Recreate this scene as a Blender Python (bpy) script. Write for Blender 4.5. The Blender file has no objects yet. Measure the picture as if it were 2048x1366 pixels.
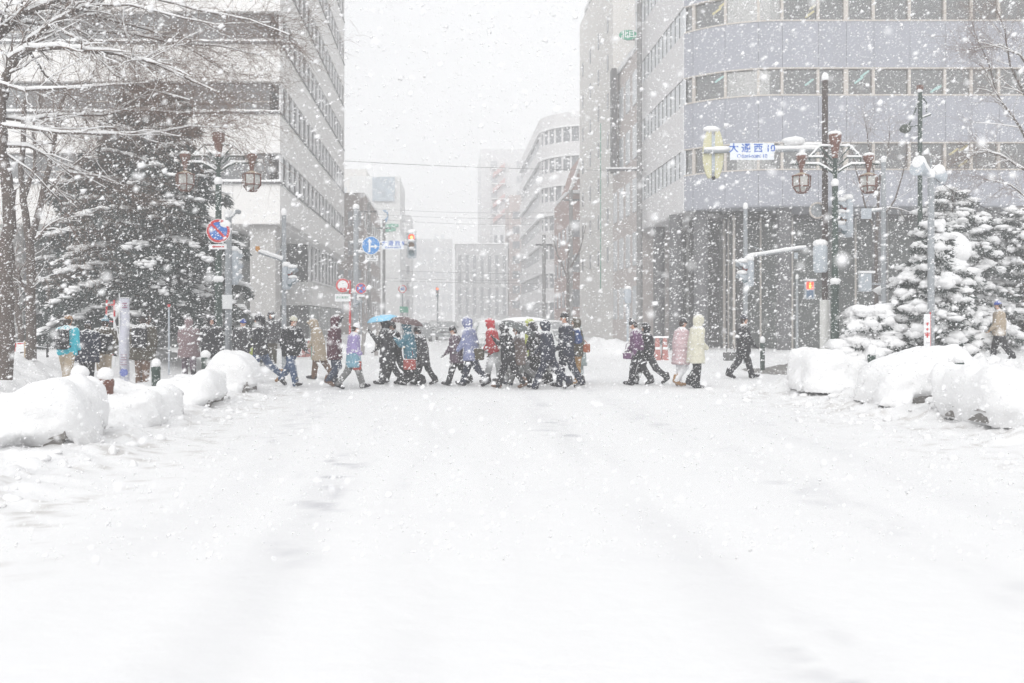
import bpy, math, random
import numpy as np
from mathutils import Vector, Matrix

random.seed(7); RNG = np.random.default_rng(7)
SC = bpy.context.scene
COL = SC.collection
R = math.radians

# ------------------------------------------------------------------ camera
FPX = 1850.0; W0 = 2048.0; H0 = 1366.0; CX = 1024.0; HZ = 640.0; EYE = 1.6
cam = bpy.data.cameras.new('camera'); camo = bpy.data.objects.new('camera', cam); COL.objects.link(camo)
cam.sensor_width = 36.0; cam.sensor_fit = 'HORIZONTAL'; cam.lens = 36.0 * FPX / W0
cam.shift_y = -(H0 / 2 - HZ) / W0
cam.clip_start = 0.05; cam.clip_end = 3000
camo.location = (0, 0, EYE); camo.rotation_euler = (R(90), 0, 0)
cam.dof.use_dof = True; cam.dof.focus_distance = 20.0; cam.dof.aperture_fstop = 3.5
SC.camera = camo

# ------------------------------------------------------------------ sky and sun (even overcast)
SUN_EL, SUN_AZ = 36.0, 195.0
world = bpy.data.worlds.new('World'); SC.world = world; world.use_nodes = True
nt = world.node_tree; nt.nodes.clear()
sky = nt.nodes.new('ShaderNodeTexSky'); sky.sky_type = 'NISHITA'; sky.sun_disc = False
sky.sun_elevation = R(SUN_EL); sky.sun_rotation = R(SUN_AZ); sky.air_density = 1.0; sky.dust_density = 6.0; sky.ozone_density = 1.0
hs = nt.nodes.new('ShaderNodeHueSaturation'); hs.inputs['Saturation'].default_value = 0.05
bg = nt.nodes.new('ShaderNodeBackground'); bg.inputs['Strength'].default_value = 0.10
wo = nt.nodes.new('ShaderNodeOutputWorld')
mxw = nt.nodes.new('ShaderNodeMix'); mxw.data_type = 'RGBA'; mxw.inputs['Factor'].default_value = 0.88
mxw.inputs['B'].default_value = (9.3, 9.4, 9.55, 1)     # the closed white cloud deck that hides most of the sky's own gradient
nt.links.new(sky.outputs[0], hs.inputs['Color']); nt.links.new(hs.outputs[0], mxw.inputs['A']); nt.links.new(mxw.outputs['Result'], bg.inputs[0]); nt.links.new(bg.outputs[0], wo.inputs[0])
sl = bpy.data.lights.new('sun', 'SUN'); sl.energy = 1.5; sl.angle = R(60); sl.color = (1.0, 0.985, 0.96)
so = bpy.data.objects.new('sun', sl); COL.objects.link(so)
so.rotation_euler = (R(90 - SUN_EL), 0, R(180 - SUN_AZ))
vs = SC.view_settings; vs.view_transform = 'Standard'; vs.look = 'None'; vs.exposure = 0.26; vs.gamma = 1.0
cy = SC.cycles
world.cycles.sampling_method = 'NONE'
cy.max_bounces = 5; cy.diffuse_bounces = 2; cy.glossy_bounces = 2; cy.transmission_bounces = 3; cy.transparent_max_bounces = 8
cy.volume_bounces = 2; cy.use_denoising = True; cy.denoiser = 'OPENIMAGEDENOISE'; cy.denoising_input_passes = 'RGB_ALBEDO_NORMAL'; cy.denoising_prefilter = 'ACCURATE'; cy.use_adaptive_sampling = True; cy.adaptive_threshold = 0.02; cy.sample_clamp_indirect = 8
HAZE = 0.0049

# ------------------------------------------------------------------ helpers
def P(px, py, Y):
    """the point of the place at depth Y that the photograph shows at pixel (px, py)"""
    return Vector(((px - CX) / FPX * Y, Y, EYE + (HZ - py) / FPX * Y))
def XA(px, Y): return (px - CX) / FPX * Y
def ZA(py, Y): return EYE + (HZ - py) / FPX * Y
SH = -0.0724     # the street runs this far sideways per metre of depth

MATS = {}
def mat(name, col, rough=0.8, var=0.12, scale=6.0, bump=0.0, metal=0.0, spec=0.3, stretch=None, emit=None, coat=0.0, piece=0.0):
    if name in MATS: return MATS[name]
    m = bpy.data.materials.new(name); m.use_nodes = True; t = m.node_tree; b = t.nodes['Principled BSDF']
    b.inputs['Roughness'].default_value = rough; b.inputs['Metallic'].default_value = metal
    b.inputs['Specular IOR Level'].default_value = spec
    tc = t.nodes.new('ShaderNodeTexCoord'); n = t.nodes.new('ShaderNodeTexNoise')
    n.inputs['Scale'].default_value = scale; n.inputs['Detail'].default_value = 5
    src = tc.outputs['Object']
    if stretch:
        mp = t.nodes.new('ShaderNodeMapping'); mp.inputs['Scale'].default_value = stretch
        t.links.new(src, mp.inputs[0]); src = mp.outputs[0]
    t.links.new(src, n.inputs['Vector'])
    mx = t.nodes.new('ShaderNodeMix'); mx.data_type = 'RGBA'
    c = np.array(col)
    mx.inputs['A'].default_value = (*np.clip(c * (1 - var), 0, 1), 1); mx.inputs['B'].default_value = (*np.clip(c * (1 + var), 0, 1), 1)
    t.links.new(n.outputs['Fac'], mx.inputs['Factor']); t.links.new(mx.outputs['Result'], b.inputs['Base Color'])
    if piece:      # every panel a slightly different shade
        oi = t.nodes.new('ShaderNodeObjectInfo'); mr = t.nodes.new('ShaderNodeMapRange'); mr.inputs['To Min'].default_value = 1 - piece; mr.inputs['To Max'].default_value = 1 + piece
        hv = t.nodes.new('ShaderNodeHueSaturation'); t.links.new(oi.outputs['Random'], mr.inputs['Value']); t.links.new(mr.outputs[0], hv.inputs['Value'])
        t.links.new(mx.outputs['Result'], hv.inputs['Color']); t.links.new(hv.outputs[0], b.inputs['Base Color'])
    if bump:
        bp = t.nodes.new('ShaderNodeBump'); bp.inputs['Strength'].default_value = bump; bp.inputs['Distance'].default_value = 0.02
        t.links.new(n.outputs['Fac'], bp.inputs['Height']); t.links.new(bp.outputs[0], b.inputs['Normal'])
    if emit:
        b.inputs['Emission Color'].default_value = (*emit[0], 1); b.inputs['Emission Strength'].default_value = emit[1]
    MATS[name] = m
    return m

def linkobj(o, parent=None):
    COL.objects.link(o)
    if parent is not None: o.parent = parent
    return o
def tag(o, label, cat, group=None, kind=None):
    if label: o['label'] = label
    if cat: o['category'] = cat
    if group: o['group'] = group
    if kind: o['kind'] = kind
    return o
def thing(name, label, cat, loc=(0, 0, 0), rz=0.0, group=None):
    o = bpy.data.objects.new(name, None); COL.objects.link(o); o.empty_display_size = 0.2
    o.location = loc; o.rotation_euler = (0, 0, rz)
    return tag(o, label, cat, group)
def copy_tree(o, parent=None):
    c = o.copy(); COL.objects.link(c); c.parent = parent
    for ch in list(o.children): copy_tree(ch, c)
    return c
def mesh_np(name, V, F, mats, mi=None, smooth=True):
    """V (n,3), F (m,3|4) arrays -> mesh"""
    V = np.asarray(V, np.float32); F = np.asarray(F, np.int32)
    me = bpy.data.meshes.new(name)
    me.vertices.add(len(V)); me.vertices.foreach_set('co', V.ravel())
    k = F.shape[1]
    me.loops.add(F.size); me.loops.foreach_set('vertex_index', F.ravel())
    me.polygons.add(len(F)); me.polygons.foreach_set('loop_start', np.arange(0, F.size, k, dtype=np.int32))
    if mi is not None: me.polygons.foreach_set('material_index', np.asarray(mi, np.int32))
    me.polygons.foreach_set('use_smooth', np.full(len(F), smooth))
    for m in (mats if isinstance(mats, (list, tuple)) else [mats]): me.materials.append(m)
    me.update(calc_edges=True); me.validate()
    return me

class MB:
    """collects shapes, builds one mesh object"""
    def __init__(s): s.v = []; s.f = []; s.sm = []; s.mi = []; s.cur = 0
    def add(s, vs, fs, smooth=False):
        o = len(s.v); s.v += [tuple(v) for v in vs]; s.f += [tuple(i + o for i in f) for f in fs]
        s.sm += [smooth] * len(fs); s.mi += [s.cur] * len(fs); return s
    def hexa(s, c):   # 8 corners: bottom loop 0-3, top loop 4-7
        return s.add(c, [(3, 2, 1, 0), (4, 5, 6, 7), (0, 1, 5, 4), (1, 2, 6, 5), (2, 3, 7, 6), (3, 0, 4, 7)])
    def box(s, x0, x1, y0, y1, z0, z1, sh=0.0):
        f = lambda x, y, z: (x + sh * y, y, z)
        return s.hexa([f(x0, y0, z0), f(x1, y0, z0), f(x1, y1, z0), f(x0, y1, z0), f(x0, y0, z1), f(x1, y0, z1), f(x1, y1, z1), f(x0, y1, z1)])
    def tube(s, path, rad, n=8, cap=True, smooth=True, squash=1.0):
        path = [Vector(p) for p in path]
        if not isinstance(rad, (list, tuple, np.ndarray)): rad = [rad] * len(path)
        vs = []; fs = []; up = None
        for i, p in enumerate(path):
            a = path[max(i - 1, 0)]; b = path[min(i + 1, len(path) - 1)]
            d = (b - a)
            d = d.normalized() if d.length > 1e-9 else Vector((0, 0, 1))
            if up is None:
                up = Vector((0, 0, 1)) if abs(d.z) < 0.9 else Vector((1, 0, 0))
            e1 = d.cross(up)
            if e1.length < 1e-4: e1 = d.cross(Vector((0, 1, 0.3)))
            e1.normalize(); e2 = e1.cross(d); up = e2
            for k in range(n):
                t = 2 * math.pi * k / n
                vs.append(p + (e1 * math.cos(t) + e2 * (math.sin(t) * squash)) * rad[i])
        m = len(path)
        for i in range(m - 1):
            for k in range(n):
                k2 = (k + 1) % n
                fs.append((i * n + k, i * n + k2, (i + 1) * n + k2, (i + 1) * n + k))
        s.add(vs, fs, smooth)
        if cap and n > 2:
            s.add([vs[k] for k in range(n)], [tuple(reversed(range(n)))]); s.add([vs[(m - 1) * n + k] for k in range(n)], [tuple(range(n))])
        return s
    def lathe(s, prof, c=(0, 0, 0), n=12, axis='z', smooth=True, ph=0.0):
        vs = []; fs = []; c = Vector(c)
        for (r, z) in prof:
            for k in range(n):
                t = 2 * math.pi * k / n + ph; x, y = r * math.cos(t), r * math.sin(t)
                q = (x, y, z) if axis == 'z' else ((x, z, y) if axis == 'y' else (z, x, y))
                vs.append(c + Vector(q))
        m = len(prof)
        for i in range(m - 1):
            for k in range(n):
                k2 = (k + 1) % n; q = (i * n + k, i * n + k2, (i + 1) * n + k2, (i + 1) * n + k)
                fs.append(q if axis != 'y' else tuple(reversed(q)))
        s.add(vs, fs, smooth)
        s.add(vs[:n], [tuple(reversed(range(n)))]); s.add(vs[-n:], [tuple(range(n))])
        return s
    def blob(s, c, r, seed=0, n=10, m=7, amp=0.15):
        """lumpy ellipsoid; r a triple"""
        rs = random.Random(seed); ph = [rs.uniform(0, 6.28) for _ in range(6)]
        vs = []; fs = []
        for i in range(m + 1):
            th = math.pi * i / m
            for k in range(n):
                t = 2 * math.pi * k / n
                q = 1 + amp * (math.sin(2 * t + ph[0]) * math.sin(th) + 0.6 * math.sin(3 * t + 2 * th + ph[1]) * math.sin(th) + 0.7 * math.sin(3 * th + ph[2]) * math.sin(th))
                vs.append((c[0] + r[0] * q * math.sin(th) * math.cos(t), c[1] + r[1] * q * math.sin(th) * math.sin(t), c[2] + r[2] * q * math.cos(th)))
        for i in range(m):
            for k in range(n):
                k2 = (k + 1) % n; fs.append((i * n + k, (i + 1) * n + k, (i + 1) * n + k2, i * n + k2))
        return s.add(vs, fs, True)
    def mesh(s, name, mats):
        me = bpy.data.meshes.new(name); me.from_pydata([tuple(v) for v in s.v], [], s.f)
        for m in (mats if isinstance(mats, (list, tuple)) else [mats]): me.materials.append(m)
        me.polygons.foreach_set('use_smooth', s.sm); me.polygons.foreach_set('material_index', s.mi); me.update()
        return me
    def build(s, name, mats, parent=None, loc=(0, 0, 0), rz=0):
        o = bpy.data.objects.new(name, s.mesh(name, mats)); linkobj(o, parent); o.location = loc; o.rotation_euler = (0, 0, rz)
        return o
def inst(name, me, parent=None, loc=(0, 0, 0), rz=0, scale=None):
    o = bpy.data.objects.new(name, me); linkobj(o, parent); o.location = loc; o.rotation_euler = (0, 0, rz)
    if scale: o.scale = scale
    return o

# ---- smooth noise in numpy
def _hash(ix, iy, seed):
    h = (ix.astype(np.int64) * 374761393 + iy.astype(np.int64) * 668265263 + seed * 1442695041) & 0x7fffffff
    h = ((h ^ (h >> 13)) * 1274126177) & 0x7fffffff
    return ((h ^ (h >> 16)) & 0xffff) / 65535.0
def vnoise(x, y, seed=0):
    ix = np.floor(x); iy = np.floor(y); fx = x - ix; fy = y - iy
    fx = fx * fx * (3 - 2 * fx); fy = fy * fy * (3 - 2 * fy)
    ix = ix.astype(np.int64); iy = iy.astype(np.int64)
    a = _hash(ix, iy, seed); b = _hash(ix + 1, iy, seed); c = _hash(ix, iy + 1, seed); d = _hash(ix + 1, iy + 1, seed)
    return (a + (b - a) * fx) * (1 - fy) + (c + (d - c) * fx) * fy
def fbm(x, y, seed=0, oct=4):
    s = 0; a = 0.5
    for k in range(oct): s = s + a * vnoise(x * 2 ** k, y * 2 ** k, seed + k); a *= 0.5
    return s
def sstep(a, b, x):
    t = np.clip((x - a) / (b - a), 0, 1); return t * t * (3 - 2 * t)

# ---- signed distance fields -> one continuous surface (surface nets)
def sd_cone(p, a, b, r1, r2):
    a = np.array(a, float); b = np.array(b, float); ba = b - a
    t = np.clip(((p - a) @ ba) / max(ba @ ba, 1e-9), 0, 1)
    return np.linalg.norm(p - a - t[..., None] * ba, axis=-1) - (r1 + (r2 - r1) * t)
def sd_ell(p, c, r):
    q = (p - np.array(c)) / np.array(r); k = np.linalg.norm(q, axis=-1)
    return (k - 1) * min(r)
def sd_rbox(p, c, h, r):
    q = np.abs(p - np.array(c)) - (np.array(h) - r)
    return np.linalg.norm(np.maximum(q, 0), axis=-1) + np.minimum(q.max(-1), 0) - r
def smin(a, b, k):
    h = np.clip(0.5 + 0.5 * (b - a) / k, 0, 1)
    return b + (a - b) * h - k * h * (1 - h)
def grid_pts(lo, hi, h):
    ax = [np.arange(lo[i], hi[i] + h, h) for i in range(3)]
    return np.stack(np.meshgrid(*ax, indexing='ij'), -1)
def nets(F, lo, h):
    """surface nets of the zero level of F sampled on a grid; returns verts, quads"""
    F = F.astype(np.float32); S = F < 0
    nx, ny, nz = F.shape
    acc = np.zeros((nx - 1, ny - 1, nz - 1, 3), np.float32); cnt = np.zeros((nx - 1, ny - 1, nz - 1), np.float32)
    cs = [(i, j, k) for i in (0, 1) for j in (0, 1) for k in (0, 1)]
    sl_ = lambda c: (slice(c[0], nx - 1 + c[0]), slice(c[1], ny - 1 + c[1]), slice(c[2], nz - 1 + c[2]))
    for c in cs:
        for ax in range(3):
            if c[ax] == 0:
                d = list(c); d[ax] = 1; d = tuple(d)
                fa = F[sl_(c)]; fb = F[sl_(d)]; m = (fa < 0) != (fb < 0)
                den = fa - fb; t = np.where(m, fa / np.where(np.abs(den) < 1e-9, 1e-9, den), 0)
                for q in range(3):
                    acc[..., q] += m * (c[q] + (t if q == ax else 0))
                cnt += m
    idx = -np.ones(cnt.shape, np.int64); w = np.argwhere(cnt > 0); idx[tuple(w.T)] = np.arange(len(w))
    V = (acc[tuple(w.T)] / cnt[tuple(w.T)][:, None] + w) * h + np.array(lo)
    Q = []
    for ax in range(3):
        b, c = (ax + 1) % 3, (ax + 2) % 3
        sa = [slice(None)] * 3; sb = [slice(None)] * 3; sa[ax] = slice(0, -1); sb[ax] = slice(1, None)
        m = S[tuple(sa)] != S[tuple(sb)]; e = np.argwhere(m)
        e = e[(e[:, b] > 0) & (e[:, c] > 0) & (e[:, b] < F.shape[b] - 1) & (e[:, c] < F.shape[c] - 1)]
        ins = S[tuple(e.T)]
        def cell(db, dc):
            q = e.copy(); q[:, b] += db; q[:, c] += dc; return idx[tuple(q.T)]
        quad = np.stack([cell(-1, -1), cell(0, -1), cell(0, 0), cell(-1, 0)], 1)
        quad[~ins] = quad[~ins][:, ::-1]
        Q.append(quad)
    return V, np.concatenate(Q)
def sdf_mesh(name, fn, lo, hi, h, mats, label=None):
    p = grid_pts(lo, hi, h); V, Q = nets(fn(p), lo, h)
    mi = None
    if label is not None:
        lab = label(V); mi = lab[Q[:, 0]]
    return mesh_np(name, V, Q, mats, mi)

def text_mesh(body, size, mat_, align='CENTER', ext=0.002, weight=0.0):
    c = bpy.data.curves.new('lettering', 'FONT'); c.body = body; c.size = size; c.align_x = align; c.align_y = 'CENTER'; c.extrude = ext; c.offset = weight
    c.resolution_u = 3
    o = bpy.data.objects.new('lettering', c); COL.objects.link(o)
    bpy.context.view_layer.update()
    me = bpy.data.meshes.new_from_object(o.evaluated_get(bpy.context.evaluated_depsgraph_get()))
    bpy.data.objects.remove(o); bpy.data.curves.remove(c); me.materials.clear(); me.materials.append(mat_); me.name = 'lettering'
    me.transform(Matrix.Rotation(R(90), 4, 'X'))    # upright, facing -Y (towards the camera)
    return me

# ------------------------------------------------------------------ materials
def snow_material(name, base=0.88, dirt=0.0, dirtcol=(0.42, 0.40, 0.37), scale=3.0, bump=0.35):
    m = bpy.data.materials.new(name); m.use_nodes = True; t = m.node_tree; b = t.nodes['Principled BSDF']
    b.inputs['Roughness'].default_value = 0.75; b.inputs['Specular IOR Level'].default_value = 0.15
    tc = t.nodes.new('ShaderNodeTexCoord'); n = t.nodes.new('ShaderNodeTexNoise'); n.inputs['Scale'].default_value = scale * 6; n.inputs['Detail'].default_value = 8
    t.links.new(tc.outputs['Object'], n.inputs['Vector'])
    bp = t.nodes.new('ShaderNodeBump'); bp.inputs['Strength'].default_value = bump; bp.inputs['Distance'].default_value = 0.03
    t.links.new(n.outputs['Fac'], bp.inputs['Height']); t.links.new(bp.outputs[0], b.inputs['Normal'])
    n2 = t.nodes.new('ShaderNodeTexNoise'); n2.inputs['Scale'].default_value = scale; n2.inputs['Detail'].default_value = 6
    t.links.new(tc.outputs['Object'], n2.inputs['Vector'])
    cr = t.nodes.new('ShaderNodeMapRange'); cr.inputs['From Min'].default_value = 0.58; cr.inputs['From Max'].default_value = 0.78; cr.inputs['To Max'].default_value = dirt
    t.links.new(n2.outputs['Fac'], cr.inputs['Value'])
    mx = t.nodes.new('ShaderNodeMix'); mx.data_type = 'RGBA'
    mx.inputs['A'].default_value = (base, base, base * 1.005, 1); mx.inputs['B'].default_value = (*dirtcol, 1)
    t.links.new(cr.outputs[0], mx.inputs['Factor']); t.links.new(mx.outputs['Result'], b.inputs['Base Color'])
    MATS[name] = m
    return m
SNOW = snow_material('snow', 0.84, 0.0)
SNOWD = snow_material('snow_trodden', 0.83, 0.22, scale=1.6, bump=0.6)
# ------------------------------------------------------------------ ground: one snow sheet out to the horizon
def ground_h(X, Y):
    s = X - SH * Y
    n1 = fbm(s * 0.9, Y * 0.7, 3); n2 = fbm(s * 4.5, Y * 4.0, 11); n3 = fbm(s * 13, Y * 11, 23, 3)
    z = 0.035 * (fbm(s * 1.6, Y * 0.18, 5) - 0.5) + 0.010 * (fbm(s * 5, Y * 1.1, 9) - 0.5)
    near = 1 - sstep(20.8, 22.6, Y)
    # the ploughed ridges along the planters
    el = -3.25 + 0.5 * (n1 - 0.5); er = 6.75 + 0.7 * (n1 - 0.5)
    L = sstep(0, 1.15, el - s) * near; Rr = sstep(0, 1.5, s - er) * near
    z = z + L * (0.17 + 0.24 * (n2 - 0.5) + 0.12 * (n3 - 0.5)) + Rr * (0.22 + 0.50 * (n2 - 0.5) + 0.24 * (n3 - 0.5))
    # the spilled foot of the ridge, thinner and rougher
    fl = sstep(-1.0, 0.4, el - s) * (1 - L) * near; fr = sstep(-1.6, 0.5, s - er) * (1 - Rr) * near
    z = z + fl * 0.05 * (n2 - 0.35) + fr * 0.13 * np.maximum(n2 - 0.38, 0)
    # park snow left and right
    pl = sstep(-7.9, -10.2, s) * sstep(8, 14, Y) * (1 - sstep(31, 37, Y))
    pr = sstep(10.2, 12.4, s) * sstep(8, 13, Y) * (1 - sstep(31, 38, Y))
    z = z + pl * (0.62 + 0.5 * (n1 - 0.5)) + pr * (0.5 + 0.6 * (n1 - 0.5))
    # heaps pushed up at the far corners
    for (px, Yh, w, d, hh) in ((752, 44, 1.4, 2.2, 1.0), (790, 52, 2.2, 2.5, 0.8), (1225, 41, 1.1, 1.2, 0.55), (1188, 43, 0.8, 1.2, 0.7), (1265, 42, 1.2, 1.2, 0.35), (640, 41, 2.0, 1.4, 0.35), (560, 30, 1.0, 1.0, 0.16), (1980, 33, 3.0, 2.5, 0.9), (930, 60, 3, 3, 0.25), (1999, 23.4, 0.9, 0.9, 0.12)):
        xh = XA(px, Yh)
        z = z + hh * np.exp(-((X - xh) / w) ** 2 - ((Y - Yh) / d) ** 2) * (0.8 + 0.5 * n2)
    # footways beyond the crossing, a kerb's height up under the snow
    fw = np.maximum(sstep(-7.6, -8.2, s), sstep(11.6, 12.1, s)) * sstep(40.5, 41, Y)
    z = z + 0.12 * fw * (1 - pl) * (1 - pr)
    return z
def GZ(x, y): return float(ground_h(np.array([float(x)]), np.array([float(y)]))[0])

sx = np.concatenate([np.linspace(-600, -60, 12), np.linspace(-50, -12, 42), np.arange(-11, 13.01, 0.1), np.linspace(14, 50, 42), np.linspace(60, 600, 12)])
ty = np.concatenate([np.linspace(-40, 1.0, 20), np.arange(1.5, 13, 0.07), np.arange(13, 24, 0.1), np.arange(24, 50, 0.25), np.linspace(51, 130, 80), np.linspace(140, 900, 30)])
S_, T_ = np.meshgrid(sx, ty, indexing='ij')
X_ = S_ + SH * T_; Z_ = ground_h(X_, T_)
V_ = np.stack([X_, T_, Z_], -1).reshape(-1, 3)
ni, nj = S_.shape
I_, J_ = np.meshgrid(np.arange(ni - 1), np.arange(nj - 1), indexing='ij'); a_ = (I_ * nj + J_).ravel()
F_ = np.stack([a_, a_ + nj, a_ + nj + 1, a_ + 1], 1)
# packed, wind-polished tyre tracks: bare patches with a shape of their own
wob = 0.5 * (fbm(T_ * 0.16, T_ * 0 + 3.3, 61) - 0.5)
trk = 0
for (s0, w0, k0) in ((-1.1, 0.26, 1.0), (-0.16, 0.2, 0.55), (1.66, 0.32, 0.8), (3.3, 0.3, 0.4), (-2.3, 0.35, 0.5), (4.9, 0.5, 0.3)):
    trk = np.maximum(trk, k0 * np.exp(-((S_ - s0 - wob * (1 if s0 < 1 else -0.7)) / w0) ** 2))
streak = sstep(0.50, 0.68, fbm(S_ * 6.0, T_ * 3.6, 71, 4)) * sstep(0.42, 0.62, fbm(S_ * 0.8, T_ * 0.35, 75, 3))
worn = np.clip(trk * streak * 1.0 + 0.22 * trk * sstep(0.30, 0.65, fbm(S_ * 4, T_ * 0.45, 77)) + 0.10 * sstep(0.5, 0.75, fbm(S_ * 2.2, T_ * 0.12, 79)), 0, 1)
sl_, sr_ = -3.25 - S_, S_ - 6.75
edge = (sstep(-1.0, 0.2, sl_) * (1 - sstep(0.5, 1.5, sl_)) + sstep(-1.8, 0.2, sr_) * (1 - sstep(0.7, 1.8, sr_))) * (1 - sstep(20.5, 23, T_))
dirt = edge * sstep(0.56, 0.72, fbm(S_ * 5, T_ * 5, 81, 5)) * 0.55
me = mesh_np('ground', V_, F_, [])
for nm, arr in (('worn', worn), ('dirt', dirt)):
    at_ = me.attributes.new(nm, 'FLOAT', 'POINT'); at_.data.foreach_set('value', np.clip(arr, 0, 1).astype(np.float32).ravel())
GM = snow_material('road_snow', 0.77, 0.20, (0.62, 0.62, 0.645), scale=0.9, bump=0.35)
t = GM.node_tree; b = t.nodes['Principled BSDF']; lk = b.inputs['Base Color'].links[0].from_socket
for nm, colr, k in (('worn', (0.42, 0.42, 0.45), 0.75), ('dirt', (0.34, 0.31, 0.28), 0.85)):
    a = t.nodes.new('ShaderNodeAttribute'); a.attribute_name = nm
    mu = t.nodes.new('ShaderNodeMath'); mu.operation = 'MULTIPLY'; mu.inputs[1].default_value = k; t.links.new(a.outputs['Fac'], mu.inputs[0])
    mx = t.nodes.new('ShaderNodeMix'); mx.data_type = 'RGBA'; mx.inputs['B'].default_value = (*colr, 1)
    t.links.new(mu.outputs[0], mx.inputs['Factor']); t.links.new(lk, mx.inputs['A']); lk = mx.outputs['Result']
t.links.new(lk, b.inputs['Base Color'])
me.materials.append(GM)
go = linkobj(bpy.data.objects.new('ground', me)); go['kind'] = 'structure'; go['label'] = 'snow covered road and ground with faint tyre tracks'

# bare wet paving swept clear behind the crossing, on the right corner
def bare_patch(name, pts, Yc, col):
    n = 40; cx = sum(p[0] for p in pts) / len(pts)
    V = []; F = []
    xs = np.linspace(pts[0][0], pts[1][0], 26); ys = np.linspace(pts[0][1], pts[1][1], 10)
    ok = {}
    for i, x in enumerate(xs):
        for j, y in enumerate(ys):
            ok[i, j] = len(V); V.append((x, y, GZ(x, y) + 0.006))
    nx_, ny_ = len(xs), len(ys)
    for i in range(nx_ - 1):
        for j in range(ny_ - 1):
            u = (i + .5) / nx_ * 2 - 1; v = (j + .5) / ny_ * 2 - 1
            e = abs(u) ** 2.2 + abs(v) ** 2.2 + 0.7 * (float(fbm(np.array([i * .35]), np.array([j * .5]), 5)[0]) - 0.5)
            if e < 0.85: F.append((ok[i, j], ok[i + 1, j], ok[i + 1, j + 1], ok[i, j + 1]))
    me = bpy.data.meshes.new(name); me.from_pydata(V, [], F); me.materials.append(col)
    o = linkobj(bpy.data.objects.new(name, me)); o['kind'] = 'structure'; return o
PAV = mat('wet_paving', (0.20, 0.19, 0.18), 0.55, 0.5, 5.0)
bare_patch('pavement', [(XA(1505, 28), 26.6), (XA(1625, 28), 30.4)], 28, PAV)['label'] = 'strip of bare grey paving swept clear of snow'
bare_patch('pavement', [(XA(510, 30), 29.5), (XA(556, 30), 32.2)], 30, PAV)['label'] = 'small bare grey patch of paving by the pole'

# broken clods of ploughed snow on both ridges
cb = MB()
rs = random.Random(4)
for k in range(360):
    side = rs.random() < 0.74
    Y = rs.uniform(5.5, 21.5)
    s = rs.gauss(7.0, 0.75) if side else rs.gauss(-3.8, 0.3)
    r = 0.018 + 0.055 * rs.random() ** 3.0
    X = s + SH * Y
    cb.blob((X, Y, GZ(X, Y) + r * 0.15), (r * rs.uniform(0.8, 1.3), r * rs.uniform(0.8, 1.3), r * rs.uniform(0.7, 1.0)), k, 8, 6, 0.22)
o = cb.build('snow_clods', SNOWD); tag(o, 'broken clods of ploughed snow along both kerbs', None, None, 'stuff')

# ------------------------------------------------------------------ planters with deep snow caps
CONC = mat('planter_concrete', (0.20, 0.19, 0.18), 0.9, 0.35, 9.0, 0.4)
RUST = mat('planter_rust_panel', (0.20, 0.055, 0.035), 0.8, 0.4, 9.0, 0.2)
def planter(label, px0, px1, ytop, ybot, Y, depth, seed, panel=False, zb=None):
    x0, x1 = XA(px0, Y), XA(px1, Y); xc = (x0 + x1) / 2; w = (x1 - x0) / 2
    zt = ZA(ytop, Y); zbm = GZ(xc, Y) - 0.05
    t = thing('snowy_planter', label, 'planter', (xc, Y, zbm), 0.0, 'planters along the kerbs')
    t.rotation_euler = (0, 0, 0.0724)
    hz = zt - zbm
    bh = 0.30 * hz
    m = MB(); wb = w * 0.80; db = depth * (0.40 if px0 < 1900 else 0.30)
    m.box(-wb, wb, -db, db, 0, bh); m.box(-wb - 0.04, wb + 0.04, -db - 0.04, db + 0.04, bh - 0.09, bh + 0.004)
    m.build('planter_box', CONC, t)
    if panel:
        MB().box(wb - 0.32, wb - 0.02, -db - 0.03, -db + 0.02, 0.06, bh - 0.1).build('rusty_panel', RUST, t)
    rs = random.Random(seed); ph = [rs.uniform(0, 50) for _ in range(4)]
    z0 = -0.30 * hz
    def fn(p):
        n = fbm(p[..., 0] * 1.7 + ph[0] + p[..., 2], p[..., 1] * 1.7 + ph[1] + p[..., 2] * 0.8, seed, 3) - 0.45
        n2 = fbm(p[..., 0] * 5 + ph[2], p[..., 1] * 5 + p[..., 2] * 5, seed + 9, 3) - 0.45
        hh = (hz - 0.14 - z0) / 2; c = (0, 0, z0 + hh)
        sh_ = 1 + 0.16 * np.sin(p[..., 0] / w * 1.7 + ph[3])
        q = p.copy(); q[..., 2] = (q[..., 2] - z0) / sh_ + z0
        und = (0.24 if px0 < 1900 else 0.10) * sstep(0.50, 0.25, (q[..., 2] - z0) / (2 * hh)) * sstep(0.72, 0.96, np.sin(q[..., 0] / w * 2.3 + ph[0]) * 0.5 + 0.5)   # undercut here and there
        d = sd_rbox(q, c, (w * 0.95, depth / 2, hh), min(hh, depth / 2, w) * 0.60) + und
        mound = sd_ell(p, (0.0, -0.1, 0.0), (w * 1.02, depth * 0.80, 0.34)) + 0.05
        d = smin(d, mound + 2.2 * und, 0.22)
        n3 = fbm(p[..., 0] * 11 + ph[1], p[..., 1] * 11 + p[..., 2] * 12, seed + 19, 3) - 0.45
        return d + 0.26 * n + 0.13 * n2 + 0.07 * n3
    me = sdf_mesh('snow_cap', fn, (-w - 0.45, -depth / 2 - 0.6, -0.06), (w + 0.45, depth / 2 + 0.6, hz + 0.4), 0.05, [SNOWD])
    inst('snow_cap', me, t)
    return t
planter('snow buried planter at the left edge of the frame, largest of the left kerb', -60, 188, 757, 885, 11.2, 1.5, 1)
planter('bulging snow capped planter standing over a grey slab, second on the left kerb', 182, 338, 742, 850, 13.6, 1.5, 2)
planter('snow capped planter showing grey concrete below, third along the left kerb', 330, 442, 722, 805, 16.6, 1.5, 3)
planter('farthest snow capped planter of the left kerb, just before the crossing', 418, 512, 708, 786, 19.3, 1.4, 4)
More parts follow.
